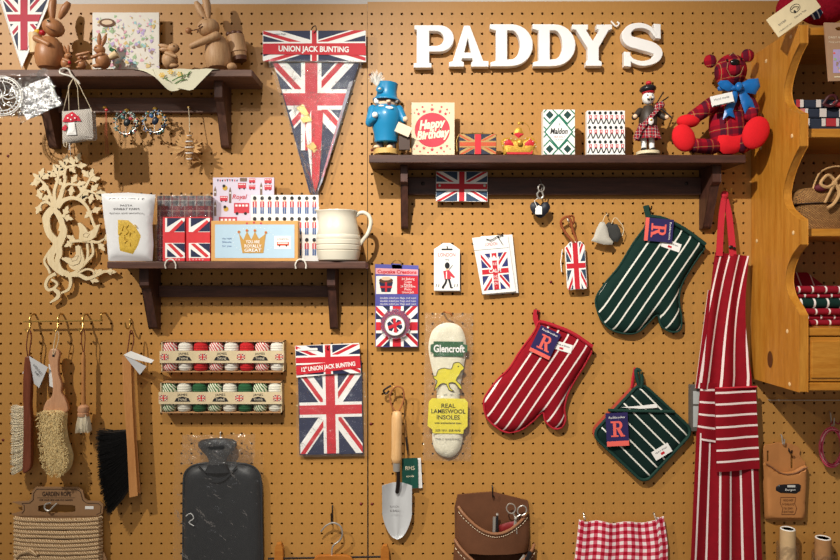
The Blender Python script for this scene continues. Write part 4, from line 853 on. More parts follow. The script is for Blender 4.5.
m = M(30); SY = pm('yellow_stitch','#a48658',.8); m.tube([(721,67,45.4),(720,74,45.6),(724,80,44.5),(729,81,44),(734,78,44.6),(736.5,71,45)], .25, SY, 5); m.tube([(723,60,43.5),(727,57,44.4),(730,60,44)], .35, SY, 5); ob('mouth_stitching', m, h, True)
m = M(30); m.cap((713,104,30),(691,119,36), 8, 7, BT); ob('arm', m, t, True); m = M(30); m.ball((685,123,38), (11.5,6.6,7), FE_R, .0, 18); ob('paw', m, t, True)
m = M(30); m.cap((745,98,30),(750,110,34), 7.5, 7, BT); ob('arm', m, t, True); m = M(30); m.ball((746,117,40), (6.8,7.4,6.5), BT, .2, 16); ob('paw', m, t, True)
m = M(30); m.cap((712,147,32),(691,147,38), 7.5, 7, BT); ob('leg', m, t, True); m = M(30); m.ball((679,140.5,42), (11.2,14,6), FE_R, -.38, 20); ob('foot', m, t, True)
m = M(30); m.cap((741,146,34),(746,140,42), 8, 8, BT); ob('leg', m, t, True); m = M(30); m.ball((746,137,50), (12.6,16.8,6), FE_R, .45, 20); ob('foot', m, t, True)
BLR = pm('satin_blue', '#1467b0', .35, .05, 30, .1); m = M(30)
m.puff([(728,89),(722,84),(715,84),(712,87),(716,92),(722,95),(728,94)], 43, 3, 5, BLR, 3); m.puff([(733,88),(742,83),(752,82),(754,90),(749,98),(740,96),(733,93)], 43, 3.4, 5, BLR, 3)
m.puff([(728,93),(733,92),(731,104),(727,114),(729,121),(723,118.5),(717,123),(719,112),(724,102)], 43, 1.6, 4, BLR, 3); m.puff([(732,93),(738,93),(746,103),(749,112),(743,110),(739,117),(735,106)], 43, 1.6, 4, BLR, 3); m.ball((731,91.5,47), (4,4.6,3.4), BLR, n=12); m.tube([(716,90,36),(722,92,42),(731,92,45),(742,92,42),(747,88,36)], 2.4, BLR, 8); ob('ribbon_bow', m, t, True)
m = M(30, (713,104,-.22)); m.box(702.5,99.5,724.5,110,49,49.6,WHITE); m.rect(703,109,724,110,49.8,BLACK); m.text('Hand made', 713,103.5,2,49.8,GT,fit=15); ob('paper_tag', m, t)
# ------------------------------------------------------------ goods hung in the middle and right
t = thing('flag_plaque', 'small metal union flag plaque on the rail of the long shelf', 'plaque', 461, 202, 8)
m = M(8, (461,186,.008)); m.box(436,171.5,487.5,201.5,7,8,WHITE); m.jack(436.3,171.8,487.2,201.2,8.1,cw=2.7,dw=3.1,navy=pm('plaque_blue','#27405c',.5)); ob('plate', m, t)
m = M(8)
for x in (439.5,484.5): m.ball((x,185.5,9), (1.6,1.6,.8), STEEL, n=8)
ob('screw', m, t, True)
m = M(14); m.tube(spl([(541.5,178,6),(542,182,10),(542.5,187,13),(541,190,14)], 4), .5, STEEL, 6); tag(ob('peg_hook', m, None, True), 'thin hook on the long shelf rail holding the dark heart keyring', 'hook', HG)
t = thing('heart_keyring', 'dark heart shaped keyring with silver clasp and tiny white tag', 'keyring', 540, 222, 14)
m = M(14); m.puff(spl([(541,205),(537,201.5),(531.5,203),(530.5,208),(534,213.5),(541,218),(547.5,213),(550.5,207.5),(548.5,202.5),(544.5,202)], 3, True), 12, 2.4, 5, pm('heart_navy','#20222c',.5,.1,200), 2.5); ob('heart', m, t, True)
m = M(14); m.tube([(541+3*math.cos(2*PI*i/16),188+3.6*math.sin(2*PI*i/16),15) for i in range(16)], .7, STEEL, 6, True); m.tube(spl([(539,191,15),(537,194.5,15),(538.5,198,15),(541,198.5,15),(543,196,15),(541.5,191,15)], 3), .9, STEEL, 6); ob('clasp', m, t, True)
m = M(14); m.tube([(538,198,15),(534,201,15),(537,208,16)], .3, WHITE, 5); m.shape([[(535,208.5),(538,205.5),(541.5,207),(541.5,214.5),(535,214.5)]], 15.6, 16.2, WHITE); ob('price_tag', m, t)
t = thing('gift_tag', 'white arched gift tag with a marching guardsman in a bearskin', 'tag', 447, 292, 6)
m = M(6); a = [(434,249),(438,246.5),(443,243),(450,243),(455,246),(459.8,249.5),(459.8,290.5),(434,290.5)]; m.shape([a], 4.4, 6, WHITE, 0); m.shape([[(434.4,291.5),(460.4,291.5),(460.4,289),(434.4,289)]], 3, 4.3, WHITE, 0); ob('card', m, t)
m = M(6); m.rect(441.5,248.6,452.5,250.2,6.2,BLACK); m.text('LONDON', 446.8, 255, 3.6, 6.2, BUS, fit=17, bold=.0); m.text('calling', 446.8, 259.6, 1.5, 6.2, BLACK, fit=4)
m.disc(447.2,265.5,2.5,6.3,BLACK,14,3.3); m.rect(445.8,268,448.6,270,6.25,SKIN); m.flat([(443.2,271),(449.5,270),(451,279),(444.5,279.5)], 6.3, BUS); m.flat([(450,271),(455,277),(453.6,278),(449,275)], 6.32, BUS); m.rect(446,271.5,447,279,6.4,WHITE)
m.stroke([(446.5,279),(445.5,283),(442.5,287.5)], 2, 6.1, 6.35, BLACK, 3); m.stroke([(448.8,279),(450,283),(451,287.5)], 2, 6.1, 6.35, BLACK, 3); m.stroke([(441.8,287.8),(444,288)], 1, 6.1, 6.35, BLACK, 2); m.stroke([(450.5,287.8),(453,287.6)], 1, 6.1, 6.35, BLACK, 2); m.stroke([(449,269.5),(452.6,265.2)], .5, 6.1, 6.35, BLACK, 2)
for x in (436.5,439,455,457.5): m.stroke([(x,284),(x-.6,287)], .5, 6.1, 6.3, BLACK, 2)
ob('guardsman_print', m, t)
hook(447, 245, 8, 'small black hook holding the guardsman gift tag', DKWIRE, 4, .45)
t = thing('gift_tag_bundle', 'tilted white gift tags printed with a union flag and crown', 'tag', 496, 294, 7)
m = M(7, (495,265,-.01)); m.prism([(481,236),(513,234.5),(518.5,293),(486,295)], 3, 4.4, WHITE); ob('rear_tag', m, t); m = M(7, (495,265,-.085)); m.prism([(474.5,236),(510,236),(513.5,293),(480,293)], 5.6, 7, WHITE); m.rect(474.6,248.6,510,249,7.15,GT)
m.jack(481.5,253,508,289.5,7.2,navy=pm('tag_blue','#2b3070',.6),cw=2.4,dw=3.0); m.text('CALM', 494.5, 270.8, 3.6, 7.9, WHITE, fit=12, bold=.02)
for i, y in enumerate((264,276.5,280,283.5,287)): m.text(('KEEP','AND','CARRY','ON','·')[i], 494.5, y, 2.4, 7.9, WHITE, fit=(8,6,8,4,1)[i])
m.flat([(490,260.5),(489,256.5),(492,258.5),(494.5,255),(497,258.5),(500,256.5),(499,260.5)], 7.85, WHITE); m.text('LONDON', 493, 244, 3.4, 7.2, BUS, fit=12); ob('front_tag', m, t)
m = M(7); m.tube(spl([(486,239,8),(491,240,8.6),(497,236.5,8.6),(503,235,8.4),(497,234,8.4)], 4), .4, DKWIRE, 5); m.tube([(497,236,8),(503,245,8)], .3, DKWIRE, 5); ob('tie', m, t, True)
hook(498, 235, 9, 'small wire hook holding the tilted white gift tags', DKWIRE, 4, .45)
# leather-strapped luggage tag
t = thing('luggage_tag', 'union flag luggage tag on a brown leather strap', 'luggage tag', 577, 290, 9)
LT = pm('strap_leather', '#8f4a26', .5, .1); m = M(9); m.tube(spl([(574,243,9),(568,236,9),(562,227,9),(561,221,10),(566,217,11),(570,220,11),(572,228,10),(575,236,9),(577,242,9)], 4), 1.3, LT, 6); m.tube(spl([(566,217,10),(573,216,8),(574,222,7),(570,226,7)], 4), 1, LT, 6); ob('strap', m, t, True)
m = M(9, (576,265,-.06)); O = [(566,247),(572,241.5),(582,241.5),(586,246),(586,287),(584,289.5),(567,289.5),(566,287)]; m.shape([O], 6.5, 9, WHITE, .3); m.jack(566.6,242.5,585.4,289,9.15,clipc=[(566.6,247.4),(572,242),(582,242),(585.4,246.3),(585.4,289),(566.6,289)],cw=2.5,dw=2.8,navy=pm('tag_slate','#2f4258',.5)); ob('flag_plate', m, t)
m = M(9); m.tube([(563,249,6),(561.5,262,5),(562.5,272,5)], .5, WHITE, 5); ob('thread', m, t, True)
hook(567, 218, 11, 'wire hook holding the flag luggage tag by its strap', STEEL, 5, .5)
# felt bells/hearts
t = thing('felt_decoration', 'light grey felt bell hanging next to a dark felt heart', 'felt ornament', 601, 246, 9)
FG = pm('light_felt','#b9b4a8',.95,.08,400,.3); FD = pm('dark_felt','#3a3a38',.95,.1,400,.3)
m = M(9); m.puff([(600,222),(604,222),(607,228),(609,237),(613,242),(612,245),(603,244.5),(591,241),(594,236),(596,229)], 10, 2, 4, FG, 2.5); ob('felt_bell', m, t, True); m = M(9); m.tube([(602,222,11),(604,217,11),(607,214,11)], .4, STRING, 5); ob('cord', m, t, True)
t = thing('felt_decoration', 'charcoal felt heart hanging behind a light grey felt bell', 'felt ornament', 613, 243, 6)
m = M(6); m.puff([(606,224),(609,222),(612,224),(617,224),(620,229),(621.5,236),(618,242),(611,241.5),(607,236),(605,229)], 6, 2, 4, FD, 2.5); ob('felt_heart', m, t, True); m = M(6); m.tube(spl([(611,224,8),(614,218,9),(619,222,9),(623,229,8),(622,236,7)], 4), .4, STRING, 5); ob('cord', m, t, True)
hook(606, 213, 12, 'wire hook holding the felt bell and heart', DKWIRE, 4, .5)
# ------------------------------------------------------------ oven gloves
def serifR(m, x, y, h, w):
    a, b = h*.36, h*.5
    m.rect(x-a*.75, y-b, x-a*.2, y+b, w, CORAL)
    m.shape([[(x-a*1.15,y-b),(x+a*.3,y-b)]+[(x+a*.3+a*.62*math.cos(q), y-b*.48+b*.52*math.sin(q)) for q in [-PI/2+PI*i/10 for i in range(11)]]+[(x-a*.3,y+b*.04),(x-a*.3,y-b*.16),(x+a*.2,y-b*.16)]+[(x+a*.2+a*.24*math.cos(q), y-b*.47+b*.3*math.sin(q)) for q in [PI/2-PI*i/8 for i in range(9)]]+[(x-a*.3,y-b*.77),(x-a*1.15,y-b*.8)]], w-.1, w+.1, CORAL)
    m.flat([(x-a*.1,y),(x+a*.5,y),(x+a*1.05,y+b*.8),(x+a*1.3,y+b*.8),(x+a*1.3,y+b),(x+a*.55,y+b)], w+.05, CORAL); m.rect(x-a*1.15, y+b*.8, x+a*.15, y+b, w+.05, CORAL)
CORAL = pm('coral_print', '#e8655a', .6); TAGN = pm('tag_indigo', '#2a2156', .55)
def glove(name, lab, out, trim, stripe, edge, bandp, loop, tagp, careq, D, g=3.5):
    t = thing('oven_glove', lab, 'oven glove', sum(p[0] for p in out)/len(out), max(p[1] for p in out), D)
    m = M(D); m.puff(spl(out, 4, True), D-4, 7, 13, stripe, g); b = ob('glove', m, t, True)
    m = M(D); m.tube([(x, y, D-2.6) for x, y in spl(out, 4, True)], 1.0, trim, 6, True); ob('seam_binding', m, t, True)
    m = M(D); m.tube([(x, y, D+.6) for x, y in spl(bandp, 4)], 2.0, trim, 8); ob('cuff_binding', m, t, True)
    m = M(D); m.stroke(loop, [5, 5, 4], D-5, D-3.6, trim, 4); m.stroke([(x+1.5, y) for x, y in loop], [5, 5, 4], D-8, D-6.6, trim, 4); ob('hanging_loop', m, t)
    (x, y, a, w_, h_, side) = tagp; m = M(D, (x, y, a)); Dt = D+5.6
    m.box(x-w_/2, y-h_/2, x+w_/2, y+h_/2, Dt-.5, Dt, TAGN); q = h_*.13
    m.rect(x-w_/2, y+h_/2-q, x+w_/2, y+h_/2, Dt+.15, CORAL); serifR(m, x, y+.3, h_*.52, Dt+.2); m.text('Rushbrookes', x, y-h_*.39, 2.0, Dt+.2, WHITE, 0, fit=w_*.75)
    m.rect(x-w_*.27, y+h_*.235, x-w_*.02, y+h_*.28, Dt+.22, CORAL); m.rect(x+w_*.1, y+h_*.235, x+w_*.34, y+h_*.28, Dt+.22, CORAL); ob('swing_tag', m, t)
    (x, y, a) = careq; m = M(D, (x, y, a)); m.box(x-9.5, y-4.2, x+9.5, y+4.2, D+3, D+3.6, WHITE); m.text('Made in Britain', x, y-1.4, 1.7, D+3.8, GT, fit=13); m.rect(x-3, y+.8, x+1, y+2.8, D+3.8, RED); ob('care_label', m, t)
    return t
GS = stripes('green_butcher_stripe', '#0c2a24', '#e9e7dc', math.radians(-34.5), .0268, .15, .007, wob=.0)
RS = stripes('red_butcher_stripe', '#8a0a1a', '#efe2dc', math.radians(-34), .0264, .16, .0235)
GT_ = pm('green_binding', '#0e352c', .8, .06, 300, .3); RT_ = pm('red_binding', '#b0182a', .8, .06, 300, .3)
glove('g', 'dark green oven glove with white stripes hanging beneath the long shelf', [(645,228),(650,216.5),(664,219),(684,229),(705,244.5),(700,256),(692,268),(683,284),(680,300),(682.5,318),(681,330),(672,332),(662,326),(658.5,315),(650,322),(640,331.5),(628,334),(612,330),(602,320),(597,307),(597,297),(606,283),(620,266),(634,243)], GT_, GS, None, [(650,216.5),(664,219),(684,229),(705,244.5)], [(647,205),(649,214),(652,222)], (657,230.5,1.66,23,28,0), (670,245.5,.33), 10)
glove('r', 'red oven glove with white stripes hanging to the left of the quilted pot holder', [(534,333),(540,321.5),(552,325),(572,333),(592,346.5),(587,362),(577,378),(569,393),(565,408),(566,420),(562,428),(554,429),(546,422),(543,413),(534,421),(522,430),(508,433),(497,428),(487,418),(484,405),(486,396),(497,381),(510,368),(520,352)], RT_, RS, None, [(540,321.5),(552,325),(572,333),(592,346.5)], [(537,310),(536,318),(538,326)], (544,342,.45,22,28,1), (562,346.5,.28), 10)
hook(648, 206, 12, 'dark wire hook holding the green striped oven glove', DKWIRE, 4, .7); hook(536, 309, 12, 'dark wire hook holding the red striped oven glove', DKWIRE, 4, .7)
# pot holder
t = thing('pot_holder', 'dark green square pot holder with white stripes hung by its corner', 'pot holder', 643, 483, 8)
cc = (643, 433)
def rsq(r_, cr=9, c=cc):
    o = []
    for i, (sx, sy) in enumerate(((1,1),(-1,1),(-1,-1),(1,-1))):
        for q in range(5): a = PI/2*i+PI/2*q/4; o.append((sx*(r_-cr)+cr*math.cos(a), sy*(r_-cr)+cr*math.sin(a)))
    k_ = math.radians(43); return [(c[0]+x*math.cos(k_)-y*math.sin(k_), c[1]+x*math.sin(k_)+y*math.cos(k_)) for x, y in o]
PSM = stripes('pot_holder_stripe', '#0a2420', '#e9e7dc', math.radians(45), .0275, .13, .004)
m = M(8); m.puff([(x-1.5, y-2) for x, y in rsq(36.5)], 3, 2, 6, pm('rust_lining','#a8402a',.8), 5); ob('back_layer', m, t, True)
m = M(8); m.puff(rsq(36), 5.5, 3, 8, PSM, 4); ob('quilted_front', m, t, True)
m = M(8); m.tube([(x, y, 7) for x, y in rsq(36)], 1.6, GT_, 8, True); m.tube([(608,410,9.4),(632,410.6,9.6),(655,411,9.6),(674,411.5,9)], 1.7, GT_, 8); ob('binding', m, t, True)
m = M(8); m.flat([(620,407),(640,405.5),(656,403.5),(657,407.5),(640,408.5)], 9.5, WHITE); ob('pocket_lining', m, t)
m = M(8); m.tube(spl([(640,387,7),(637,378,8),(636,370,8),(640,371,8),(642,380,8),(641,388,7)], 3), 2.0, GT_, 8); m.tube([(636,368,5),(634,378,5),(633,388,4)], 1.6, RT_, 6); ob('hanging_loop', m, t, True)
m = M(8, (616,428.5,-.05)); m.box(605,412,627,445,12,12.5,TAGN); m.rect(605,440,627,445,12.7,CORAL); serifR(m, 616, 428, 15.5, 12.7); m.text('Rushbrookes', 616, 416.5, 2.2, 12.7, WHITE, fit=16); ob('swing_tag', m, t)
m = M(8, (661,451,-.55)); m.box(651.5,446.5,670.5,456,9.6,10.2,WHITE); m.text('Made in Britain', 661, 449.5, 1.8, 10.4, GT, fit=13); m.rect(659,451.5,663,454,10.4,RED); ob('care_label', m, t)
hook(638, 369, 11, 'wire hook holding the green striped pot holder', BRASS, 4, .7)
# little framed card behind the apron
t = thing('boxed_set', 'narrow grey boxed set mostly hidden behind the red striped apron', 'box', 695, 431, 6)
m = M(6); m.box(690.5,385,712,431,0.5,6,pm('box_grey','#5d5852',.6)); ob('box', m, t); m = M(6); m.rect(693,391,710,404,6.2,pm('window_grey','#b5b8b6',.5)); m.rect(693,406,710,427,6.2,bpy.data.materials['window_grey']); ob('label_panel', m, t)
# ------------------------------------------------------------ apron
t = thing('apron', 'long red apron with white stripes hanging folded next to the pine cabinet', 'apron', 724, 575, 14)
def sm(n, per, wd, axis=0, off=0.0, bg='#880a1a'): return stripes(n, bg, '#efdcd8', 0, per, wd, off, 'UV', axis, .3, .0)
ST = pm('strap_red', '#c22434', .8, .05, 300, .3)
m = M(14); m.stroke([(724,192),(721,215),(718.5,256)], [4,6,6.5], 15, 16, ST); m.stroke([(724,192),(729,215),(733,256)], [4,6,7], 13.5, 14.5, ST); m.ball((724,195,15.5), (4,4,2), ST, n=10); ob('neck_strap', m, t)
m = M(14); m.ball((730,247,16), (2.4,1.8,1), DKWIRE, n=8); m.ball((733.5,248.5,16), (1.6,1.6,1), DKWIRE, n=8); ob('buckle', m, t, True)
L = lambda a, b, t_: a+(b-a)*t_
m = M(14); m.slab(lambda u, v: (L(L(716,702,v**.8), 749-5*math.sin(PI*min(1,v*1.1))+2*v, u), L(252,389,v)+4*u*(1-v), 14+2.2*math.sin(u*13+v*1.5)*(.4+v*.6)), 1.5, 40, 20, sm('bib_stripe', .27, .17, 0, .13)); m.slab(lambda u, v: (L(L(711,698,v), L(722,712,v), u)-1, L(290,389,v), 10+u*2), 1, 6, 8, sm('bib_under', .7, .3, 0, .2)); o = ob('bib', m, t, True)
for q in o.data.uv_layers[0].data: q.uv = (q.uv[0]+.5*q.uv[1]*(1-.35*q.uv[1]), q.uv[1])
m = M(14); m.slab(lambda u, v: (L(L(701,697,v), 718, u), L(383,440,v)+4*u*v, 13.5+1.0*math.sin(u*5)), 1.4, 10, 14, sm('side_pocket_stripe', .213, .16, 1, .11)); ob('side_fold', m, t, True)
m = M(14); m.slab(lambda u, v: (L(L(713.5,715,v), L(754.5,758.5,v), u), L(387,471,v)-1.5*u*(1-v)-3*u*v, 17.5+1.3*math.sin(u*5+.5)), 1.6, 16, 18, sm('pocket_stripe', .1365, .18, 1, .085)); m.tube([(713.5,387.5,18.2),(734,386.8,19),(754.5,386,18.6)], .9, bpy.data.materials['strap_red'], 6); ob('pocket', m, t, True)
m = M(14); m.slab(lambda u, v: (L(L(697,690,v), L(757.5,764,v), u), L(432,575,v)+6*math.sin(u*3)*(1-v), 13.2+2.2*math.sin(u*15+.6+v)*(.5+.5*v)), 1.5, 50, 20, sm('skirt_stripe', .165, .17, 0, .115)); ob('skirt', m, t, True)
hook(725, 189, 15, 'brass hook on the shelf bracket side holding the red apron strap', BRASS, 5, .8)
# ------------------------------------------------------------ tan leather tool holster
t = thing('leather_holster', 'natural tan leather tool holster with a curved pocket, hung on the lower right', 'holster', 787, 522, 8)
m = M(8); m.shape([spl([(765,458),(767,447),(774,445.5),(780,444),(790,444.5),(799,447),(803,451),(802.5,456),(806,462),(808.5,466),(807,500),(806,521),(768,521)], 3), [(769.5,452),(771.5,452),(771.5,463),(769.5,463)], [(793.5,452),(796,452),(796,470),(793.5,470)]], 1, 3, TAN, .3); ob('back_panel', m, t, True)
m = M(8); o = [(764.5,465)]+spl([(766,462.5),(772,466),(779,471),(787,473),(796,471.5),(803,467.5),(807.5,466)], 3)+[(809,467),(806.5,519),(804,521.5),(769,520.5),(766.5,518)]
m.puff(o, 4, 5, 5, TAN, 3.5); ob('front_pocket', m, t, True)
m = M(8); m.tube([(x, y, 8.6) for x, y in spl([(766,463.5),(772,467),(779,472),(787,474),(796,472.5),(803,468.5),(807.5,467)], 3)], .7, LEATHER_E, 6); ob('pocket_edge', m, t, True)
m = M(8); m.puff([(775,486),(778,484),(798,483),(801,485),(800,491),(796,494),(780,493),(775,490.5)], 8.6, 1.6, 2, BLK, 2.5); m.rect(786,484.4,794,486.6,10.4,pm('silver_badge','#c8c8c4',.4)); m.text('Burgon', 789, 489, 2, 10.6, WHITE, fit=10); ob('badge', m, t, True)
m = M(8); BP = pm('branded_mark','#5b2f14',.7)
for y, f, s_ in ((500,10,'HAND MADE'),(504,12,'IN ENGLAND'),(508,9,'FULL GRAIN'),(511.5,11,'LEATHER')): m.text(s_, 787.5, y, 2.1, 9.3, BP, fit=f)
m.tube([(780,497,9.2),(795,497,9.2),(794,503,9.2),(796,508,9.2),(794,514,9.2),(781,514,9.2),(782,508,9.2),(779.5,503,9.2)], .25, BP, 5, True); ob('stamped_mark', m, t)
hook(780.5, 435, 8, 'empty wire hook above the tan leather holster', STEEL, 8, .7); hook(787, 447, 10, 'wire hook holding the tan leather holster', DKWIRE, 4, .9)
# pink cord coil
t = thing('wire_coil', 'coil of pink and white twisted cord at the right edge', 'cord', 832, 467, 8); PC = [pm('coil_pink','#c4455e',.6), pm('coil_pale','#e0a6a8',.6), pm('coil_red','#9a2238',.6)]
m = M(8); r = random.Random(4)
for i in range(10): a_, b_ = 11+r.uniform(-1.4,1.4), 18.5+r.uniform(-1.6,1.6); cx = 831+r.uniform(-1.2,1.2); m.tube([(cx+a_*math.cos(2*PI*j/32), 447+b_*math.sin(2*PI*j/32)+r.uniform(-.15,.15), 8+r.uniform(-.3,.3)+i*.25) for j in range(32)], .75, PC[i % 3], 6, True)
ob('coil', m, t, True)
hook(829, 412, 9, 'wire hook holding the pink cord coil', STEEL, 13, .7)
m = M(6); m.tube(spl([(829,425,8),(833,421,7),(838,424,7),(841,419,6)], 4), .6, PC[2], 6); ob('cord_end', m, t, True)
# clear wrapped rolls bottom right
PR = pm('cream_paper_roll','#c9a87c',.7,.05); PR2 = pm('brown_paper_roll','#a8794c',.8,.1)
def roll(x0, x1, y, lab, mt, wrapd):
    t = thing('paper_roll', lab, 'paper roll', (x0+x1)/2, 600, 12); c = (x0+x1)/2; r_ = (x1-x0)/2
    m = M(12); m.lathe((c,600,12),(c,y,12), [(0,r_),(.999,r_),(1,r_*.96),(1,r_*.72),(.9,r_*.7)], mt, 24); m.tube([(c+r_*.85*math.cos(2*PI*i/24), y, 12+r_*.85*math.sin(2*PI*i/24)) for i in range(24)], .8, WHITE, 5, True); ob('roll', m, t, True)
    m = M(12); rr = random.Random(int(x0))
    m.surf(lambda u, v: (c+(r_+wrapd+rr.uniform(-.6,.6))*math.cos(2*PI*u), y+14+(600-y-14)*v, 12+(r_+1.5+rr.uniform(-.5,.5))*math.sin(2*PI*u)), 18, 12, BAG); ob('wrap', m, t)
roll(780.5, 795, 529, 'cream paper roll in clear wrap under the leather holster', PR, 3.5); roll(815.5, 830.5, 538, 'brown paper roll in clear wrap at the bottom right corner', PR2, 3)
# gingham cloth
t = thing('tea_towel', 'red and white gingham cloth pinned by two corners at the bottom', 'cloth', 621, 600, 8)
m = M(8)
def ging(u, v):
    top = 519+4*math.sin(u*PI)**.5*.9+(1.2*math.sin(u*19) if .05 < u < .95 else 0)-(2.5 if u > .9 else 0)
    xl = 579-4.5*min(1, v*2); xr = 664+4*min(1, v*3); return (L(xl, xr, u), L(top, 600, v), 8+2.0*math.sin(u*9+v*.8)*v+1.2*math.sin(u*22+1)*(1-v*.5))
m.slab(ging, .8, 60, 20, gingham('red_gingham', .0835)); ob('cloth', m, t, True)
o = t.children[0]; U = o.data.uv_layers[0].data
for q in U: q.uv = (q.uv[0]*1.0, q.uv[1]*.92)
hook(583, 513, 10, 'wire hook pinning the left corner of the gingham cloth', STEEL, 4, .6); hook(653.5, 513, 10, 'wire hook pinning the right corner of the gingham cloth', STEEL, 4, .6)
# ------------------------------------------------------------ leather tool pouch, bottom centre
t = thing('tool_pouch', 'brown leather two pocket tool pouch at the bottom centre', 'tool pouch', 494, 600, 10)
m = M(10); m.prism([(458,497),(493,494),(529,503),(530,516),(532,600),(456,600),(455,510)], 1, 3.5, LEATHER); ob('back_panel', m, t, bevel=.6)
def pocket(xl, xr, yt, sag, yb, w0, dp, nm, ytr=0):
    m = M(10)
    def f(u, v):
        top = L(yt, yt+ytr, u)+sag*(math.sin(PI*u)**.9 if u < 1 else 0); x = L(xl, xr, u); return (x+math.sin(PI*v)*(-2 if u < .1 else 2 if u > .9 else 0), L(top, yb, v), w0+dp*math.sin(PI*min(1, max(0, u)))**.55+.3*math.sin(u*20)*v)
    m.slab(f, 1.2, 30, 14, LEATHER); p = ob(nm, m, t, True)
    m = M(10); m.tube([f(i/24, 0) for i in range(25)], 1.5, LEATHER_E, 8); ob('rolled_edge', m, p, True)
    m = M(10); 
    for i in range(32): a = f((i+.2)/32, .06); b = f((i+.75)/32, .06); m.tube([(a[0],a[1]+1.6,a[2]+1.1),(b[0],b[1]+1.6,b[2]+1.1)], .28, CREAM, 4)
    ob('stitching', m, p, kind='stuff'); return p
pocket(458.5, 528, 508, 21, 553, 5, 10, 'upper_pocket', 6)
pocket(455, 535, 541, 22, 620, 6, 18, 'lower_pocket', 5)
m = M(10)
for x, y in ((460,510),(527.5,514)): m.ball((x, y, 7.5), 1.2, BRASS, n=8)
ob('rivet', m, t, True)
hook(492, 486, 9, 'dark wire hook holding the brown leather tool pouch', DKWIRE, 9, .7)
t = thing('scissors', 'small steel scissors in the top pocket of the leather pouch', 'scissors', 515, 530, 12)
for cx, cy, a in ((511,508.5,-.3),(522,510.5,.5)):
    m = M(12); m.tube([(cx+4.4*math.cos(q)*math.cos(a)-5*math.sin(q)*math.sin(a), cy+4.4*math.cos(q)*math.sin(a)+5*math.sin(q)*math.cos(a), 12) for q in [2*PI*i/18 for i in range(18)]], .7, STEEL, 6, True); m.tube([(cx+2*(1 if cx < 515 else -1), cy+4, 12),(515.5,518,12),(514+(3 if cx < 515 else -1),534,11)], .9, STEEL, 6); ob('blade', m, t, True)
m = M(12); m.ball((515.5,518,13), 1.8, STEEL, n=8); ob('pivot', m, t, True)
t = thing('marker_pen', 'black and silver pen clipped in the leather pouch', 'pen', 495, 540, 11); m = M(11); m.tube([(494,540,11),(494.5,517,11)], 1.7, STEEL, 8); ob('barrel', m, t, True); m = M(11); m.tube([(496.8,540,11.5),(497.3,514,11.5)], 1.2, BLK, 8); m.ball((497.3,514.4,11.5), 1.6, STEEL, n=8); ob('clip', m, t, True)
m = M(11); m.puff([(499,526),(508,523),(517,521.5),(516,532),(500,534)], 9, 1.5, 3, pm('red_case','#7d1c1e',.5), 2.5); tag(ob('tool_case', m, None, True), 'dark red case edge showing inside the leather pouch', 'case')
m = M(14); m.tube([(519,566,16),(527,556,18),(530,550,18)], 2.2, BLK, 8); m.tube([(515,566,16),(524,554,17)], 1.3, STEEL, 8); tag(ob('hand_tool', m, None, True), 'black tool handle poking from the lower pouch pocket', 'tool')
m = M(14); m.ball((492,562,30), (4,3,2), STEEL, n=12); tag(ob('snap_fastener', m, None, True), 'round bright stud at the bottom of the leather pouch', 'stud')
# ------------------------------------------------------------ packs hung in the middle
t = thing('bunting_pack', 'rectangular union flag bunting pack beside the boxes of twine', 'bunting', 328, 457, 8)
m = M(8, (328,400,-.02)); m.box(298,362,362,455,2,5.5,NAVY); m.jack(299,366,361.5,454,5.7,cw=4.6,dw=5.6); m.jack(318.5,376,319,377,5.6); ob('folded_flags', m, t)
m = M(8, (328,360,-.03)); m.prism([(295.5,345),(359.5,344),(360.5,372.5),(296,376.5)], 6.4, 8, WHITE); m.jack(296,345,360,374,8.15,cw=2.8,dw=4.0); m.flat([(296,365),(360.3,359.5),(360.5,368.5),(296.2,374)], 8.9, RED); m.text('12" UNION JACK BUNTING', 328, 366.8, 4.2, 9.15, WHITE, -.085, fit=54, bold=.03); m.rect(298,347.5,318,349.8,8.95,WHITE); ob('header_card', m, t)
m = M(8, (328,400,-.015)); m.sheet(296,372,366,457,7.2,CELLOX,.9,10,12,8,.8); ob('cellophane', m, t)
m = M(8); m.tube(spl([(327,349,6),(327.5,348,11),(329,345,12)], 3), .6, DKWIRE, 6); tag(ob('peg_hook', m, None, True), 'dark hook holding the rectangular bunting pack', 'hook', HG)
t = thing('baking_pack', 'blue and red cupcake kit blister pack with round flag badge', 'packet', 397, 348, 6)
PUR = pm('pack_purple', '#5a5aa8', .45, .03); m = M(6, (397,305,-.0)); m.shape([[(375,264),(418.5,265.5),(418,347),(375.5,347)],[(391.5,263.5),(402,264),(402,268.8),(392,268.6)]], 4, 5.5, PUR, 0); ob('backing_card', m, t)
m = M(6); m.flat([(375.6,268),(418,269.6),(418,275.5),(375.6,274)], 5.7, pm('pack_pink','#e9a7ae',.5)); m.text('Cupcake Creations', 397, 272, 3.4, 5.9, RED, .02, fit=39, bold=.03); m.rect(376,276,397,294,5.7,WHITE); m.rect(397,276,418,294,5.72,RED)
for i, s_ in enumerate(('24 Baking','Cups','Picks')): m.text(s_, 408, 279+i*2.9, 2.2, 5.9, WHITE, fit=(13,7,8)[i])
for i, s_ in enumerate(('24 decorative','Picks','Union Jack')): m.text(s_, 408, 286.5+i*2.9, 2.2, 5.9, WHITE, fit=(15,7,12)[i])
m.flat([(379,282),(393,282),(390.5,292),(381.5,292)], 5.8, NAVY); m.rect(385,282,387,292,5.95,RED); m.rect(380,286,392,288,5.96,RED); m.disc(386,280.5,7,5.9,pm('cake_brown','#5d3a26',.6),14,3); m.disc(386,278.6,5,6.05,pm('icing','#e8c8a8',.6),12,1.8)
for y in (298,301,304):
    m.text('double sided pvc flags and cups', 398, y, 1.9, 5.9, WHITE, fit=36)
m.jack(376,306,417.6,346.5,5.7,cw=4.2,dw=4.6); ob('printed_front', m, t)
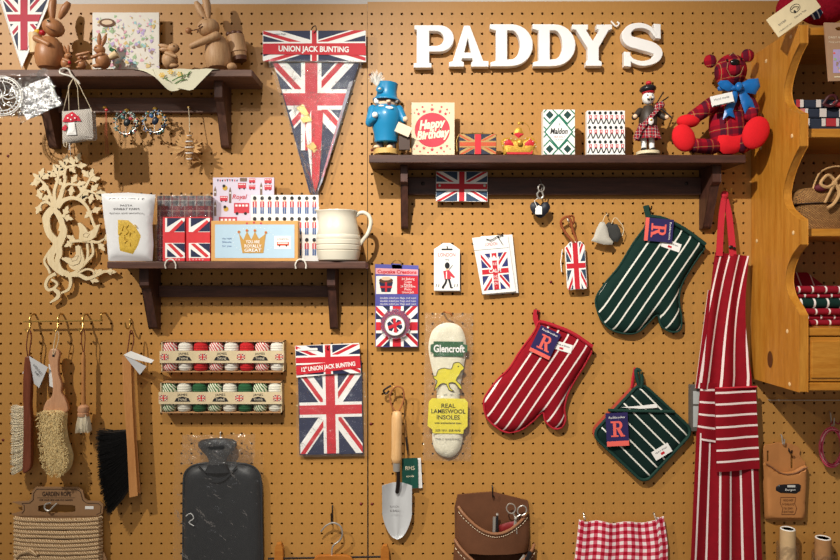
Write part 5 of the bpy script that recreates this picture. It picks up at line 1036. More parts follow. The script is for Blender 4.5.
m = M(6); BM = speckle('badge_mix', '#c8404e', '#39447e', 90); m.lathe((395.5,324,5.5),(395.5,324,11), [(0,16),(.6,15.5),(1,14.4),(1,1)], celloph('blister_clear', (1,1,1), .12, 40, .08, .04), 30); ob('blister', m, t, True)
m = M(6); r = random.Random(9)
for i in range(10):
    a = 2*PI*i/10+.3; m.lathe((395.5+11*math.cos(a),324+11*math.sin(a),6),(395.5+11*math.cos(a),324+11*math.sin(a),8.5), [(0,3.8),(.9,4.4),(1,4.2),(1,.1)], BM, 12)
ob('paper_cases', m, t, True)
m = M(6); m.disc(395,325,10,11.4,WHITE,28); m.disc(395,325,9.6,11.5,WHITE,28)
for i in range(6): a = i*PI/3+.3; m.flat([(395,325),(395+7*math.cos(a-.4),325+6.4*math.sin(a-.4)),(395+8*math.cos(a),325+7.2*math.sin(a)),(395+7*math.cos(a+.4),325+6.4*math.sin(a+.4))], 11.7, NAVY)
m.flat([(389,329),(388,326),(401,320.5),(402,323)], 11.9, RED); m.flat([(393,318),(395.6,318),(397.5,332),(394.5,332)], 11.92, RED); m.tube([(395+10*math.cos(2*PI*i/28),325+10*math.sin(2*PI*i/28),11.4) for i in range(28)], .5, STEEL, 5, True); ob('round_badge', m, t)
m = M(6); m.tube(spl([(392,266,2),(393,262,6),(397,260,8),(401,262,7),(401.5,266,6)], 4), .5, BRASS, 6); tag(ob('peg_hook', m, None, True), 'brass wire hook holding the cupcake kit pack', 'hook', HG)
# insoles
WOOL = pm('lambswool', '#e3ddc6', .95, .06, 180, .9, 0, .1, 250); LBY = pm('label_yellow', '#e6d63c', .6); LBG = pm('label_green', '#2b5c38', .5)
t = thing('insole_pack', 'pair of cream lambswool insoles in a clear bag with yellow and green labels', 'insoles', 448, 461, 8)
m = M(8, (448,386,.012)); o = spl([(450,323),(460,327),(465,338),(466,352),(463,372),(460,392),(461,412),(464,432),(462,448),(455,457.5),(446,458.5),(437,453),(433,441),(434,424),(437,404),(436,386),(431,366),(428,348),(431,333),(439,325)], 3, True); m.puff(o, 3, 4, 8, WOOL, 3.5); ob('insole', m, t, True)
m = M(8, (448,386,.012)); m.shape([[(430,345),(433,344),(433,341.5),(463,341.5),(463,344),(467,345),(467,352),(463,353),(463,356.5),(433,356.5),(433,353),(430,352)]], 7.6, 7.9, LBG, 0); m.text('Glencroft', 448.5, 349, 7, 8.3, WHITE, fit=31, bold=.03)
m.shape([[(429,402),(432,398.5),(465,398.5),(468,402),(468,426),(464,430),(464,433.5),(433,433.5),(433,430),(428,426)]], 7.6, 7.9, LBY, 0)
for s_, y, h, f in (('REAL',406,4.2,14),('LAMBSWOOL',411.5,4.2,34),('INSOLES',417.5,4.2,23),('with antibacterial latex',423,2,27),('SIZE 10/11  EUR 44/45',430.5,2,25)): m.text(s_, 448.5, y, h, 8.2, BLACK, fit=f, bold=.01)
m.text('Made in Great Britain', 448, 439, 2, 7.9, GT, fit=24)
SH = pm('sheep_yellow','#e0d23a',.6); m.shape([spl([(436,376),(438,370),(444,368),(451,369),(453,363.5),(458,362),(461,364),(464,368),(461,371),(459,375),(456,380),(460,384),(462,389),(459,388),(455,383),(449,383),(450,388),(454,391),(449,390),(446,384),(441,384),(437,388),(434,391),(436,385),(437,381),(434,379),(433,376)], 2, True)], 7.6, 8.0, SH, 0); m.disc(458,366.4,.7,8.2,BLACK,8)
m.tube([(x,y,8.2) for x,y in spl([(436,376),(438,370),(444,368),(451,369),(453,363.5),(458,362),(461,364),(464,368),(461,371),(459,375),(456,380),(460,384),(462,389),(459,388),(455,383),(449,383),(450,388),(454,391),(449,390),(446,384),(441,384),(437,388),(434,391),(436,385),(437,381),(434,379),(433,376)], 2, True)], .35, BLACK, 4, True)
for x in (436,444,450,458): m.stroke([(x,395),(x+3,394)], .4, 7.9, 8.1, GT, 2)
ob('printed_labels', m, t)
m = M(8, (448,386,.015)); m.sheet(424,313,472,461,9.2,CELLOX,.8,10,20,21,.8); m.sheet(424,313,472,461,2,BAG,.5,6,10,22,.8); ob('clear_bag', m, t)
m = M(8); m.tube(spl([(444,312.5,2),(445,312,9),(450,313,11),(452,316,11)], 3), .9, pm('copper_hook','#a86a3a',.4,.05,40,0,.6), 6); tag(ob('peg_hook', m, None, True), 'copper hook holding the lambswool insoles', 'hook', HG)
# trowel
t = thing('garden_trowel', 'steel garden trowel with pale wooden handle hanging point down', 'trowel', 397, 542, 12)
m = M(12); m.lathe((396.5,463,12),(397,411,12), [(0,3.5),(.02,4.6),(.1,5.6),(.25,5.2),(.6,5.4),(.85,5.5),(.97,4.6),(1,3)], wood('ash_handle','#d6a56c','#e6bd88','z',.4,1.5), 20); ob('handle', m, t, True)
m = M(12); m.lathe((396.5,471,12),(396.5,462,12), [(0,3.6),(1,4)], STEEL, 16); ob('ferrule', m, t, True)
m = M(12); m.tube([(398,470,12),(398.5,478,13),(398,486,10),(397,494,7)], [2,1.8,2.2,2], DKWIRE, 10); ob('tang', m, t, True)
def tr(u, v):
    hw = 15*(1-.02*v) if v < .5 else 15*(1-.35*(v-.5))*math.sqrt(max(.0004, 1-((v-.5)/.5)**1.9))
    x = 397+(u*2-1)*hw; return (x, 484+57.5*v+(1-v)*1.5*abs(u*2-1), 4+9*abs(u*2-1)**1.6*(1-v*.7)+1.5*math.exp(-((u-.5)*9)**2))
TS = pm('polished_steel', '#e6e8ea', .3, .02, 30, 0, .45); m = M(12); m.slab(tr, .7, 24, 24, TS); ob('blade', m, t, True)
m = M(12)
for s_, y in (('BURGON',507.5),('& BALL',511.5)): m.text(s_, 394.5, y, 2.2, 10.0, GT, fit=9)
ob('engraved_mark', m, t)
m = M(12); m.tube(spl([(395,411,13),(391,404,12),(390,395,11),(395,387,12),(402,388,12),(404,396,11),(402,405,12),(399,411,13)], 4), .8, pm('tan_cord','#9a5d34',.7), 6); ob('hanging_cord', m, t, True)
hook(394, 386, 12, 'twisted wire hook holding the garden trowel', BRASS, 4, .8)
m = M(10); m.tube(spl([(391,386,9),(387,388,9),(383.5,391,9),(386,394,9),(389,391,9)], 4), 1.1, DKWIRE, 6); tag(ob('cord_knot', m, None, True), 'dark knotted cord end beside the trowel hook', 'cord')
t = thing('swing_tag', 'dark green card tag on string hanging behind the trowel', 'tag', 413, 490, 5)
TGN = pm('tag_green', '#134a3e', .5); m = M(5, (413,473,-.05)); m.box(403.5,459,421.5,489,2,3,WHITE); ob('white_card', m, t); m = M(5, (411,473,-.02)); m.box(402,458,418,488,5,5.5,TGN); m.text('RHS', 410, 468, 4, 5.7, CREAM, fit=9); m.text('tools', 410, 476, 2, 5.7, CREAM, fit=8); ob('green_card', m, t)
m = M(5); m.tube([(403,390,8),(405,420,6),(406.5,440,6),(408,458,6)], .35, BLACK, 5); m.tube([(406,437,6),(407.5,450,6)], .9, BLACK, 6); ob('string', m, t, True)
# wooden hanger at the bottom
hook(332.5, 506, 9, 'dark hook holding the coat hanger', DKWIRE, 16, .7)
t = thing('trouser_hanger', 'wooden clamp hanger with curved steel hook at the bottom edge', 'hanger', 325, 562, 8)
m = M(8); m.tube(spl([(321,531.5,8),(326,525.5,9),(333,522.5,9),(340,525.5,9),(342.5,533,9),(340,540,8),(334,545,8),(332,550,8),(332,560,8)], 5), .9, STEEL, 8); ob('hook', m, t, True)
m = M(8); m.shape([spl([(313,575),(314,560),(317,556),(324,555),(344,555),(351,557),(354,562),(355,575)], 3)], 5, 10, wood('orange_beech','#a86222','#bf7a30','x',.35), .6); ob('centre_block', m, t, True)
m = M(8); m.tube([(268,559,7),(388,557,7)], 1.0, DKWIRE, 8); ob('bar', m, t, True)
for x0, y0 in ((275,544),(381,546)):
    m = M(8); m.shape([[(x0,y0+3),(x0+2,y0-1),(x0+6,y0-1),(x0+8,y0+3),(x0+9,y0+40),(x0-1,y0+40)]], 4, 10, bpy.data.materials['orange_beech'], .6); ob('clamp', m, t, True)
# ------------------------------------------------------------ twine boxes
def twine(y0, x0, x1, cols, lab, tin, g):
    t = thing('twine_box', lab, 'box', (x0+x1)/2, y0+34, 14); y1 = y0+31; BX = pm('box_cream', '#d9c6a0', .7) if 'box_cream' not in bpy.data.materials else bpy.data.materials['box_cream']
    IN = KRAFT
    m = M(14); m.box(x0,y0,x1,y1,.3,1.2,IN); m.box(x0,y0,x1,y0+.8,.3,13,IN); m.box(x0,y1-.8,x1,y1,.3,13,IN); m.box(x0,y0,x0+.9,y1,.3,13,BX); m.box(x1-.9,y0,x1,y1,.3,13,BX); ob('tray', m, t)
    m = M(14); m.slab(lambda u, v: (L(x0-.8, x1+.8, u), L(y0+9.5, y0+21.5, v), 15.4), .7, 2, 2, BX)
    n = 4
    for i in range(4):
        cx = L(x0+5, x1-3, (i)/3.0)-1; m.rect(cx-4,y0+12.5,cx+4,y0+18.5,15.6,RED); m.rect(cx-3.6,y0+12.9,cx+3.6,y0+18.1,15.65,NAVY); m.stroke([(cx-4,y0+12.5),(cx+4,y0+18.5)], .7, 15.5, 15.7, CREAM, 2); m.stroke([(cx-4,y0+18.5),(cx+4,y0+12.5)], .7, 15.5, 15.71, CREAM, 2); m.rect(cx-1.1,y0+12.5,cx+1.1,y0+18.5,15.75,CREAM); m.rect(cx-4,y0+14.6,cx+4,y0+16.4,15.77,CREAM); m.rect(cx-.7,y0+12.5,cx+.7,y0+18.5,15.8,RED); m.rect(cx-4,y0+14.95,cx+4,y0+16.05,15.82,RED)
    for i in range(3):
        cx = L(x0+5, x1-3, (i+.5)/3.0)-1; m.flat([(cx-8,y0+19),(cx-6,y0+15.5),(cx,y0+14),(cx+6,y0+15.5),(cx+8,y0+19)], 15.65, BLACK); m.text('TWINE', cx, y0+17.2, 2.2, 15.85, CREAM, fit=9); m.text('JAMES', cx, y0+12.3, 2.2, 15.7, BLACK, .0, fit=10)
    ob('paper_band', m, t)
    m = M(14); m.sheet(x0-.5,y0,x1+.5,y1,16.2,CELLO,.3,8,3,int(y0),.2); ob('wrap', m, t)
    names = {'a': ('speckled', 'mixed'), 'w': ('white', ''), 'r': ('solid', '')}
    pos = ['first', 'second', 'third', 'fourth', 'fifth', 'sixth', 'seventh', 'last']
    for i in range(8):
        c = (x0+7.2+i*(x1-x0-14.4)/7, y0+15.5); mt = cols[i % 3 if i < 6 else (i-6) % 3]; cn = tin[i % 3 if i < 6 else (i-6) % 3]
        m = M(14); NB = 20; V = []; pf = [(0,4.4),(1.2,6.2),(4,7.1),(9,7.2),(15,7.2),(21,7.2),(26,7.1),(28.4,6.0),(29.4,4.2)]
        for yy, r0 in pf:
            for j in range(NB): a = 2*PI*j/NB; V.append((c[0]+r0*math.cos(a), y0+.9+yy, 7.8+r0*.86*math.sin(a)))
        m.add(V, [(p*NB+j, p*NB+(j+1)%NB, (p+1)*NB+(j+1)%NB, (p+1)*NB+j) for p in range(len(pf)-1) for j in range(NB)]+[tuple(range(NB)), tuple((len(pf)-1)*NB+j for j in range(NB))], mt)
        tag(ob('twine_spool', m, None, True), '%s twine spool, %s from left in the %s box of twine' % (cn, pos[i], 'upper' if y0 < 360 else 'lower'), 'twine', g)
twine(341.3, 161, 283.5, [speckle('red_white_twine','#c8404a','#ece4d8',55), twinemat('white_twine','#ece6da'), twinemat('red_twine','#c9282c')], 'upper box of red and white twine spools with a cream band', ['red and white', 'white', 'red'], 'spools in the upper twine box')
twine(382.3, 160, 281.5, [speckle('green_white_twine','#4c7a4a','#e6e2cc',55), twinemat('white_twine_b','#e6e2d2'), twinemat('green_twine','#2d5f3c')], 'lower box of green and white twine spools with a cream band', ['green and white', 'white', 'dark green'], 'spools in the lower twine box')
# ------------------------------------------------------------ hot water bottle
RUB = pm('charcoal_rubber', '#26282b', .45, .08, 60, .15, 0, .45)
t = thing('hot_water_bottle', 'dark grey rubber hot water bottle in a polythene bag', 'hot water bottle', 220, 590, 12)
m = M(12); o = spl([(181.5,485),(183,475),(190,468),(202,465),(220,464),(238,465),(251,468),(258,476),(260,488)], 4)+[(261,560),(260,600),(182,600),(181,560)]; m.puff(o, 5, 8, 14, RUB, 4.5); ob('body', m, t, True)
m = M(12); m.tube([(x, y, 6) for x, y in o], 1.2, RUB, 6, True); ob('seam', m, t, True)
m = M(12)
V = []; NB = 24; pf = [(472,13,5),(466,10,5),(461,8.5,5),(456,10.5,5.5),(450,16.5,7),(445.5,19.5,8.5),(442,19,8.6),(440,16,8),(441,12,6),(446,8,4)]
for y, rx, rw in pf:
    for j in range(NB): a = 2*PI*j/NB; V.append((217.5+rx*math.cos(a), y, 12+rw*math.sin(a)))
m.add(V, [(p*NB+j, p*NB+(j+1)%NB, (p+1)*NB+(j+1)%NB, (p+1)*NB+j) for p in range(len(pf)-1) for j in range(NB)]+[tuple(range(NB)), tuple((len(pf)-1)*NB+j for j in range(NB))], RUB); ob('funnel_neck', m, t, True)
m = M(12); m.stroke([(199,466),(210,478),(217,481),(226,478),(237,466)], [1.2,1.8,2,1.8,1.2], 12, 14.6, RUB); ob('collar_ridge', m, t)
m = M(12); m.tube(spl([(187,515,15),(192,512,16),(195,517,16),(190,521,15.5),(195,525,15)], 3), .5, pm('light_smudge','#c8c8c6',.5), 5); ob('size_sticker', m, t, True)
m = M(12)
r = random.Random(31)
m.sheet(177,447,265,600,22,BAG,.9,12,22,33,1.2); m.sheet(184,433,256,462,20,CELLOX,1.6,12,6,34,2); ob('polythene_bag', m, t)
hook(221, 432, 14, 'long thin hook holding the bagged hot water bottle', STEEL, 8, .6)
# ------------------------------------------------------------ brush rail and brushes
t = thing('hook_rail', 'thin brass rod with hooks holding three brushes on the left', 'rail', 65, 322, 10)
m = M(10); m.tube([(23,321.5,9),(102,320.5,9)], .9, BRASS, 8); ob('rod', m, t, True)
for x in (29.5,57.5,82.5,101):
    m = M(10); m.tube(spl([(x,314.5,0),(x,315,6),(x,319,9.5),(x+.4,323,10),(x+1.5,327,12),(x,331,13),(x-2.5,329,13)] if x < 100 else [(x,313.5,0),(x,314,9),(x,318,9.5),(x,321,9.5)], 4), 1.0, BRASS, 8); ob('hook', m, t, True)
def bristles(m, base, tip, n, mt, r0=.35, seed=0, bend=0.0, nseg=3):
    r = random.Random(seed)
    for i in range(n):
        u, v = r.random(), r.random(); b = base(u, v); e = tip(u, v, r); md = tuple((b[q]+e[q])/2+(bend if q == 1 else 0)+r.uniform(-.5,.5) for q in range(3))
        m.tube([b, md, e], [r0, r0*.85, r0*.35], mt, 3)
    return m
SW = wood('reddish_stained_handle','#6a3520','#834630','z',.35,1.5); IV = pm('ivory_bristle', '#e2d6bc', .8, .08, 80); 
t = thing('clothes_brush', 'slim reddish brown brush with pale side bristles, leftmost on the rail', 'brush', 26, 475, 13)
m = M(13); m.shape([spl([(25.5,357),(31,357),(32,372),(31.5,395),(31,405)], 3)+spl([(32,418),(32,450),(31.5,466),(27,472),(23,470),(24,440),(24,410),(23.5,395),(24,372)], 3)], 9, 15, SW, 1.2); ob('handle', m, t, True)
m = M(13); bristles(m, lambda u, v: (24.5, 407+60*u, 9.5+5*v), lambda u, v, r: (12.5+r.uniform(-.8,1.2), 405+66*u+(2 if u > .9 else 0)+r.uniform(0,2), 8.5+7.5*v), 1500, IV, .5, 1, 1.0); m.box(14.5,408,24.8,467,9.5,13.5,IV); ob('bristles', m, t, kind='stuff')
m = M(13); m.tube(spl([(28,358,13),(26.5,345,13),(29,330,13),(31.5,336,13),(30,348,13),(29,358,13)], 4), .6, SW, 6); ob('leather_loop', m, t, True)
TG = pm('shaded_white_card','#c9c9ca',.6)  # white card with its shading put into the grey colour
t = thing('swing_tag', 'white folded card tag between the first two brushes', 'tag', 39, 388, 15)
m = M(15); m.add([(29,356,15),(49,367,17),(39,388,15),(33,384,13)], [(0,1,2,3)], TG); m.add([(20,374,11),(29,357,13),(30,378,13)], [(0,1,2)], TG); m.add([(48,364,14),(52,366,13),(52,388,13),(49,386,14)], [(0,1,2,3)], WHITE); ob('card', m, t)
m = M(15); m.text('BRUSHES', 38.5, 369, 2.2, 17.4, GT, .9, fit=12); m.text('est', 38, 373, 3, 17.2, BLACK, .9); ob('print', m, t)
t = thing('bath_brush', 'broad brush with curly cream bristles and shaped beech handle', 'brush', 57, 475, 13)
PH = wood('pinkish_beech','#c08a66','#d6a37c','z',.4,1.5); m = M(13); m.shape([spl([(50,350),(54,348.5),(58,350),(60,354),(58.5,362),(59,374),(62,384),(61.5,392),(66,400),(67,412),(45,412),(46,402),(52,396),(53,384),(51,370),(48.5,358)], 3, True)], 9.5, 14, PH, 1.0); ob('handle', m, t, True)
m = M(13); m.ball((54,355.5,14.4), (1.4,1.2,.6), BLACK, n=8); ob('hanging_hole', m, t, True)
TAM = pm('tampico_bristle', '#d9c08a', .9, .15, 120); m = M(13); bo = spl([(40.5,412),(52,409),(66,411),(66,425),(68,440),(72.5,455),(70,468),(62,474.5),(52,473),(45,462),(43,445),(41.5,428)], 3, True); m.puff(bo, 11, 9, 5, TAM, 4)
r = random.Random(8); n_ = 0
while n_ < 1300:
    x, y = r.uniform(40,73), r.uniform(409,475)
    c = False
    for i in range(len(bo)):
        a, b = bo[i], bo[i-1]
        if (a[1] > y) != (b[1] > y) and x < (b[0]-a[0])*(y-a[1])/(b[1]-a[1])+a[0]: c = not c
    if not c: continue
    n_ += 1; a = r.uniform(0, 2*PI); q = r.uniform(.4, 1.1); m.tube([(x,y,18.5),(x+q*math.cos(a),y+q*math.sin(a),20.5),(x+q*1.8*math.cos(a+.8),y+q*1.8*math.sin(a+.8)+.8,20.8)], [.34,.3,.14], TAM, 3)
ob('bristles', m, t, kind='stuff')
m = M(13); m.tube(spl([(54,354,15),(54,344,13),(57,331,13),(59,336,13),(57,346,13),(55,354,15)], 4), .4, STRING, 5); ob('loop', m, t, True)
t = thing('pastry_brush', 'small round pastry brush with long thin handle, rightmost on the rail', 'brush', 83, 433, 13)
m = M(13); m.lathe((83.5,408,13),(83.5,352,13), [(0,2.2),(.5,1.9),(.85,2.1),(1,1.4)], HANDLE, 12); ob('handle', m, t, True)
m = M(13); m.lathe((83.5,416,13),(83.5,404.5,13), [(0,5.2),(.25,5.6),(.3,4.8),(.5,5.6),(.8,5.2),(1,2.4)], PH, 16); ob('ferrule', m, t, True)
m = M(13); bristles(m, lambda u, v: (83.5+4.6*(u-.5)*2*.8, 414, 13+3.6*(v-.5)*2), lambda u, v, r: (83.5+6.6*(u-.5)*2, 431+r.uniform(-2,1.5), 13+5*(v-.5)*2), 420, IV, .45, 5); m.lathe((83.5,428,13),(83.5,414,13), [(0,4.6),(1,4)], IV, 12); ob('bristles', m, t, kind='stuff')
m = M(13); m.tube(spl([(83.5,353,13),(81.5,342,13),(82.5,329,13),(85,336,13),(84,353,13)], 4), .5, SW, 6); ob('leather_loop', m, t, True)
# broom
t = thing('hand_broom', 'long beech handled hand broom with black bristles', 'broom', 130, 515, 14)
m = M(14); m.add([(x, y, w) for w in (10, 17) for x, y in ((124,357),(131,355),(132.5,400),(134.5,440),(138,494),(131.5,495.5),(129,440),(126,400))], [(0,1,2,3,4,5,6,7),(15,14,13,12,11,10,9,8)]+[(i,(i+1)%8,8+(i+1)%8,8+i) for i in range(8)], HANDLE); ob('handle', m, t, bevel=.9)
BB = pm('black_bristle', '#1b1a1a', .45, .1); m = M(14); bristles(m, lambda u, v: (128+u*4.0, 430+54*u, 10.5+6*v), lambda u, v, r: (98+5*u+12*max(0,u-.5)+r.uniform(-1.5,2), 431+80*u+r.uniform(-2,3)+6*math.sin(u*3), 7+12*v), 2600, BB, .42, 6, 1.5); ob('bristles', m, t, kind='stuff')
m = M(14); m.tube(spl([(127,357,15),(128,345,13),(130,330,12),(133,340,12),(130,357,15)], 4), .6, SW, 6); ob('leather_loop', m, t, True)
t = thing('swing_tag', 'white folded card tag at the top of the broom handle', 'tag', 138, 368, 19)
m = M(19); m.add([(123,355,18),(131,351,19.5),(154.5,360,20),(151.5,363,20),(133,359,19)], [(0,1,2,3,4)], WHITE); m.add([(124,356,18),(133,359,18.6),(146,366.5,18),(139,375,17)], [(0,1,2,3)], TG); ob('card', m, t)
hook(131, 319, 13, 'brass hook holding the long beech broom', BRASS, 9, .8)
# ------------------------------------------------------------ garden rope
t = thing('garden_rope', 'jute rope wound on a brown card holder at the bottom left', 'rope', 58, 590, 8)
KC = pm('brown_board', '#96714e', .8, .05, 90, .1); m = M(8)
out = [(11,502.5),(20,502),(28,501.5),(30.5,499),(31,492),(35,487.5),(77,487.5),(82,491),(84,499),(87,501.5),(99,502),(102.5,505),(102,514),(97,517),(14,517),(10.5,514.5),(18,512.5),(21.5,511),(21.5,506.5),(18,505)]
m.shape([out, spl([(41,505.5),(71,505.5),(74.5,509),(71,513),(41,513),(37.5,509)], 3, True), [(14,516.8),(97,516.8),(97,516.9),(14,516.9)]], 5, 6.6, KC, 0); m.box(18,516.5,98,600,5,6.6,KC); m.shape([[(13,556),(103,553),(106,560),(103,620),(10,620)]], 5.2, 6.4, KC, 0); ob('card_holder', m, t)
m = M(8); PRT = pm('dark_brown_print','#3c2618',.7); m.tube([(x, y, 6.7) for x, y in ((21,514),(23.5,511),(23.5,506),(21,504),(29,503.4),(32.4,500.5),(33,493.5),(36,489.5),(76,489.5),(80,492.5),(82,500.5),(86,503.5),(98,504),(100.5,506.5),(100,513),(96,515))], .35, PRT, 5)
m.text('GARDEN ROPE', 56, 494.6, 4.4, 6.8, PRT, 0, fit=29, bold=.03); m.text('FOR YOUR NEW AND OLD GARDEN', 55.5, 500.6, 1.8, 6.8, PRT, fit=33, bold=.02); m.rect(36.5,498,74.5,498.4,6.8,PRT); m.rect(84.5,506.5,93,509.5,6.85,WHITE); ob('print', m, t)
ROPE = speckle('jute_rope', '#dcc09a', '#9c7850', 90, .9); m = M(8); r = random.Random(17)
for i in range(17):
    y = 518.5+i*4.1; dy = r.uniform(-.8,1.2); m.tube([(15,y,6),(15.8,y-.6,9),(25,y+dy*.3,10.4+r.uniform(0,.8)),(45,y+dy*.8+.4,10.9+r.uniform(-.3,.6)),(65,y+dy+.8,11+r.uniform(-.3,.6)),(88,y+dy*.5+.5,10.5),(99,y+.2,9),(100,y,6),(98,y+2,3.5),(57,y+2,3.2),(17,y+2,3.5)], 2.15, ROPE, 8, True)
m.tube([(18,556,11),(24,551,13),(32,549,13),(40,553,12.5)], 1.9, ROPE, 8); ob('rope', m, t, True)
m = M(8); m.tube(spl([(50,500,1),(50,503,6),(46,504,9),(46,508,10),(50,510,10),(54,506,9),(57,503,8)], 4), .8, STEEL, 6); tag(ob('peg_hook', m, None, True), 'bright wire hook through the slot of the garden rope card', 'hook', HG)
# ------------------------------------------------------------ cabinet contents (front faces near w = 80)
t = thing('knitted_toy', 'fuzzy dark red knitted soft toy on top of the pine cabinet', 'soft toy', 812, 25, 60)
FZ = pm('fuzzy_crimson', '#8a1022', .95, .25, 150, 1.0, 0, .1, 300); m = M(60); m.ball((822,8,62), (25,17.5,16), FZ, 0, 28); m.ball((789,8,60), (12,15,12), FZ, .2, 20); ob('body', m, t, True)
m = M(60); m.puff([(802,20),(810,12),(817,15),(811,24),(806,25)], 74, 1.2, 3, stripes('navy_scarf','#2a3350','#d8d6d6',.5,.012,.25), 3); ob('striped_scarf', m, t, True); m = M(60); m.ball((842,5,72), (6,7,6), pm('pink_nose','#e09a96',.8), n=12); ob('muzzle', m, t, True)
t = thing('swing_tag', 'large cream card tag with a sheep drawing hanging over the cabinet top', 'tag', 795, 33, 88)
m = M(88, (794,14,-.62)); m.box(768,2.5,820,24,87.4,88,pm('cream_tag_card','#ecd9b0',.6)); m.ball((800,9,88), (6,4,.2), BLACK, n=10) if False else None; m.tube([(798+5.4*math.cos(2*PI*i/16),10+3.8*math.sin(2*PI*i/16),88.3) for i in range(16)], .25, BLACK, 4, True); m.tube([(794,9,88.3),(798,8,88.3),(802,11,88.3),(799,12,88.3)], .35, BLACK, 5); m.rect(795,11,797,14,88.3,BLACK); m.text('Country Toys', 799, 17.5, 1.8, 88.3, GT, fit=14); m.text('handmade', 779, 14, 2.6, 88.3, GT, shear=.3, fit=9); m.text('in Scotland with love', 779, 20, 1.5, 88.3, GT, fit=15); ob('card', m, t)
t = thing('boxed_gift', 'kraft card with a floral window propped at the right edge', 'card', 848, 80, 90)
m = M(90); m.shape([[(824.5,22.5),(880,23.5),(880,80),(829,81)],[(835,28),(838,26.8),(845,27),(845,30.5),(837,30.5)]], 88, 90, pm('kraft_pale','#b08a6c',.7), 0); ob('card', m, t)
m = M(90); m.text('DAISY AND', 828.3, 37.5, 2.2, 90.2, CREAM, fit=16, align='LEFT'); m.text('Finely scented', 828.5, 42, 1.6, 90.2, CREAM, fit=14, align='LEFT'); m.rect(833,49.5,870,73,90.2,PINKS[1]); r = random.Random(6)
for i in range(40): m.disc(r.uniform(833.5,850), r.uniform(50,72), r.uniform(.6,1.6), 90.3+i*.005, (PINKS+[CORAL])[r.randrange(7)], 6)
m.rect(834,76.5,848,77.5,90.3,CREAM); ob('floral_print', m, t)
t = thing('patchwork_throw', 'folded red white and navy patchwork throw tied with ribbon in the cabinet', 'textile', 830, 132.8, 64)
NVF = pm('quilt_navy','#2b3242',.95,.1,400,.3); WHF = pm('quilt_white','#d8cec8',.95,.05,400,.2); RDF = pm('quilt_red','#b3323a',.95,.06,400,.2); PKF = pm('quilt_pink','#cf7a76',.95,.06,400,.2)
m = M(64)
for i, (y0, y1) in enumerate(((99,108),(108,118),(118,132.8))):
    m.box(793.8, y0, 890, y1-.4, 20, 62+i*.6, NVF)
ob('folded_layers', m, t, bevel=1.6)
m = M(64)
for y0, y1, segs in ((99.6,107.2,((796,800,RDF),(800,803.5,WHF),(816,821,WHF),(821,835,NVF),(838,850,RDF))),(108.5,117,((800,805,PKF),(805,808,WHF),(819.5,826.5,WHF),(839,850,WHF))),(118.4,126.2,((803,806,PKF),(806,809.5,WHF),(821.5,825.5,WHF),(826,830,RDF),(830,836,CORAL if False else RDF),(836,839,WHF)))):
    for a, b, mt in segs: m.rect(a, y0, b, y1, 64.2, mt)
ob('patches', m, t)
m = M(64); m.tube(spl([(822,105,66),(826,98,68),(831,97,69),(834,102,69),(829,107,68),(822,105,66)], 4), 1.5, pm('maroon_ribbon','#4a1a20',.5), 6); m.tube([(832,104,67),(840,106,67),(850,102,67)], 2.4, RDF, 6); m.tube([(828,106,67),(838,104.5,67),(850,98,67)], 1.1, WHF, 6); ob('ribbon', m, t, True)
t = thing('wicker_basket', 'lidded wicker basket with a raffia bow inside the cabinet', 'basket', 830, 230.2, 60)
WK = wicker('woven_seagrass', '#b58650', '#9a6c3c'); m = M(60)
def bask(prof, cx=836, D_=56):
    V = []; NB = 48
    for y, rx, rw in prof:
        for j in range(NB):
            a = 2*PI*j/NB; c_, s_ = math.cos(a), math.sin(a); q = 1/((abs(c_)**3+abs(s_)**3)**(1/3)); V.append((cx+rx*c_*q, y, D_+rw*s_*q))
    return V, [(p*NB+j, p*NB+(j+1)%NB, (p+1)*NB+(j+1)%NB, (p+1)*NB+j) for p in range(len(prof)-1) for j in range(NB)]+[tuple(range(NB)), tuple((len(prof)-1)*NB+j for j in range(NB))]
m.add(*bask([(230.2,34,16),(220,37,18),(210,38.5,19),(205,39,19.3)]), WK); ob('basket_body', m, t, True)
m = M(60); m.add(*bask([(204.6,41,20.5),(203,42,21),(200,42,21),(194,40,20),(189.5,36,16),(188,30,10)]), WK); ob('lid', m, t, True); m = M(60); m.tube([(p[0],p[1],p[2]) for p in bask([(204.4,41.3,20.6)])[0]], .6, pm('dark_cane','#2c1a10',.6), 5, True); ob('rim', m, t, True)
RAF = pm('raffia','#c39a68',.8,.15,200,.3); m = M(60); m.tube(spl([(806,196,70),(812,182,66),(822,171,60),(838,166,58),(855,170,60),(866,185,62)], 6), .9, RAF, 8); ob('handle', m, t, True)
m = M(60); m.tube(spl([(824,184,79),(816,178,80),(809,186,80),(815,190,80),(823,187,80),(827,196,80),(822,206,79.5),(816,210,79)], 4), [1.6]*29, RAF, 6) ; m.tube(spl([(823,184,80),(832,176,80),(839,182,80),(830,188,80),(826,190,80),(834,200,80),(841,208,79)], 4), 1.5, RAF, 6); m.tube(spl([(823,185,79.5),(818,195,80),(813,205,80)], 4), 1.3, RAF, 6); m.ball((822.5,186,80), (3,3,2), RAF, n=8); ob('raffia_bow', m, t, True)
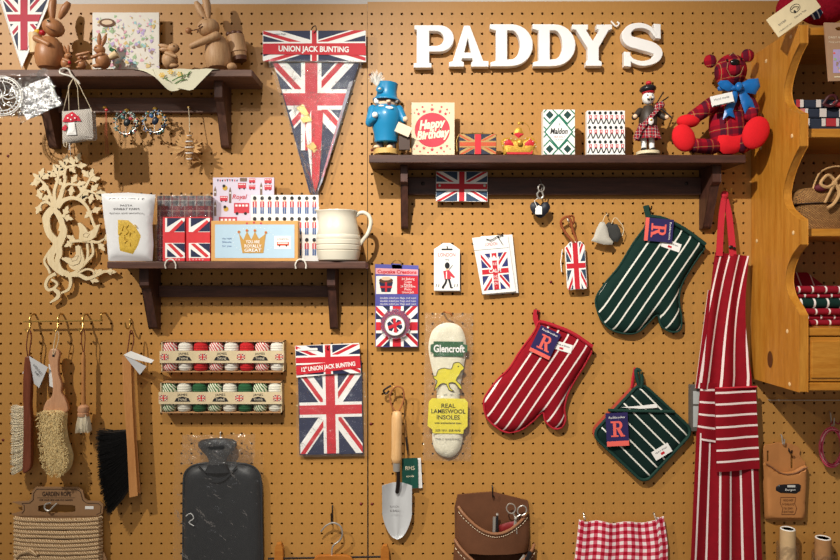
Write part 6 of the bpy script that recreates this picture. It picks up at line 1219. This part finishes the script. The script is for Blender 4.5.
m = M(60); m.ball((812,190,76), (7,4,4), pm('dark_maroon_cloth','#5a1824',.7), .0, 12); ob('fabric_lining', m, t, True)
# folded striped cloths in the cabinet
def fold(y0, y1, x0, w1, mt, lab, seed):
    m = M(60); r = random.Random(seed); h = (y1-y0)/2; yc = (y0+y1)/2
    V = []; NB = 10; xs = [x0+i*(895-x0)/30 for i in range(31)]; prof = []
    for j in range(NB+1): a = -PI/2+PI*j/NB; prof.append((math.sin(a)*h, math.cos(a)*h))
    for i, x in enumerate(xs):
        wob = .5*math.sin(i*.9+seed)
        for dy, dw in [(-h, -40)]+prof+[(h, -40)]: V.append((x, yc+dy+wob*.25-2.5, w1-16-h+dw))
    k_ = NB+3; m.add(V, [(i*k_+j, (i+1)*k_+j, (i+1)*k_+j+1, i*k_+j+1) for i in range(30) for j in range(k_-1)]+[tuple(range(k_)), tuple(30*k_+j for j in range(k_))], mt)
    tag(ob('folded_cloth', m, None, True), lab, 'textile', 'folded striped cloths in the cabinet')
RX = stripes('red_fold_stripe', '#8d1224', '#efe6e0', 0, .031, .13, .0); GX = stripes('green_fold_stripe', '#0d2c26', '#efe6e0', 0, .031, .16, .012); RX2 = stripes('red_fold_stripe_b', '#8d1224', '#efe6e0', 0, .031, .13, .013)
fold(322.3, 328, 800, 78, RX2, 'red striped folded cloth at the bottom of the pile', 5); fold(317.4, 322.3, 802, 74, RX, 'thin red striped fold just above the lowest cloth', 4); fold(311, 317.4, 799, 78, RX2, 'red striped folded cloth directly under the green cloth', 3)
fold(300.5, 311, 797, 76, GX, 'dark green striped folded cloth in the middle of the pile', 2); fold(296, 300.5, 795, 75, RX, 'thin red striped fold on top of the green cloth', 6); fold(288.5, 296, 792, 78, RX2, 'red striped folded cloth at the top front of the pile', 1)
m = M(50); m.slab(lambda u, v: (L(791, 826+12*v, u), L(272, 287, v)+2*u*v, 16+18*v), 1.5, 10, 6, stripes('red_back_stripe', '#8d1224', '#d9b8ae', math.radians(-14), .031, .1, .01)); tag(ob('folded_cloth', m, None, True), 'red striped cloth rising at the back of the pile', 'textile', 'folded striped cloths in the cabinet')
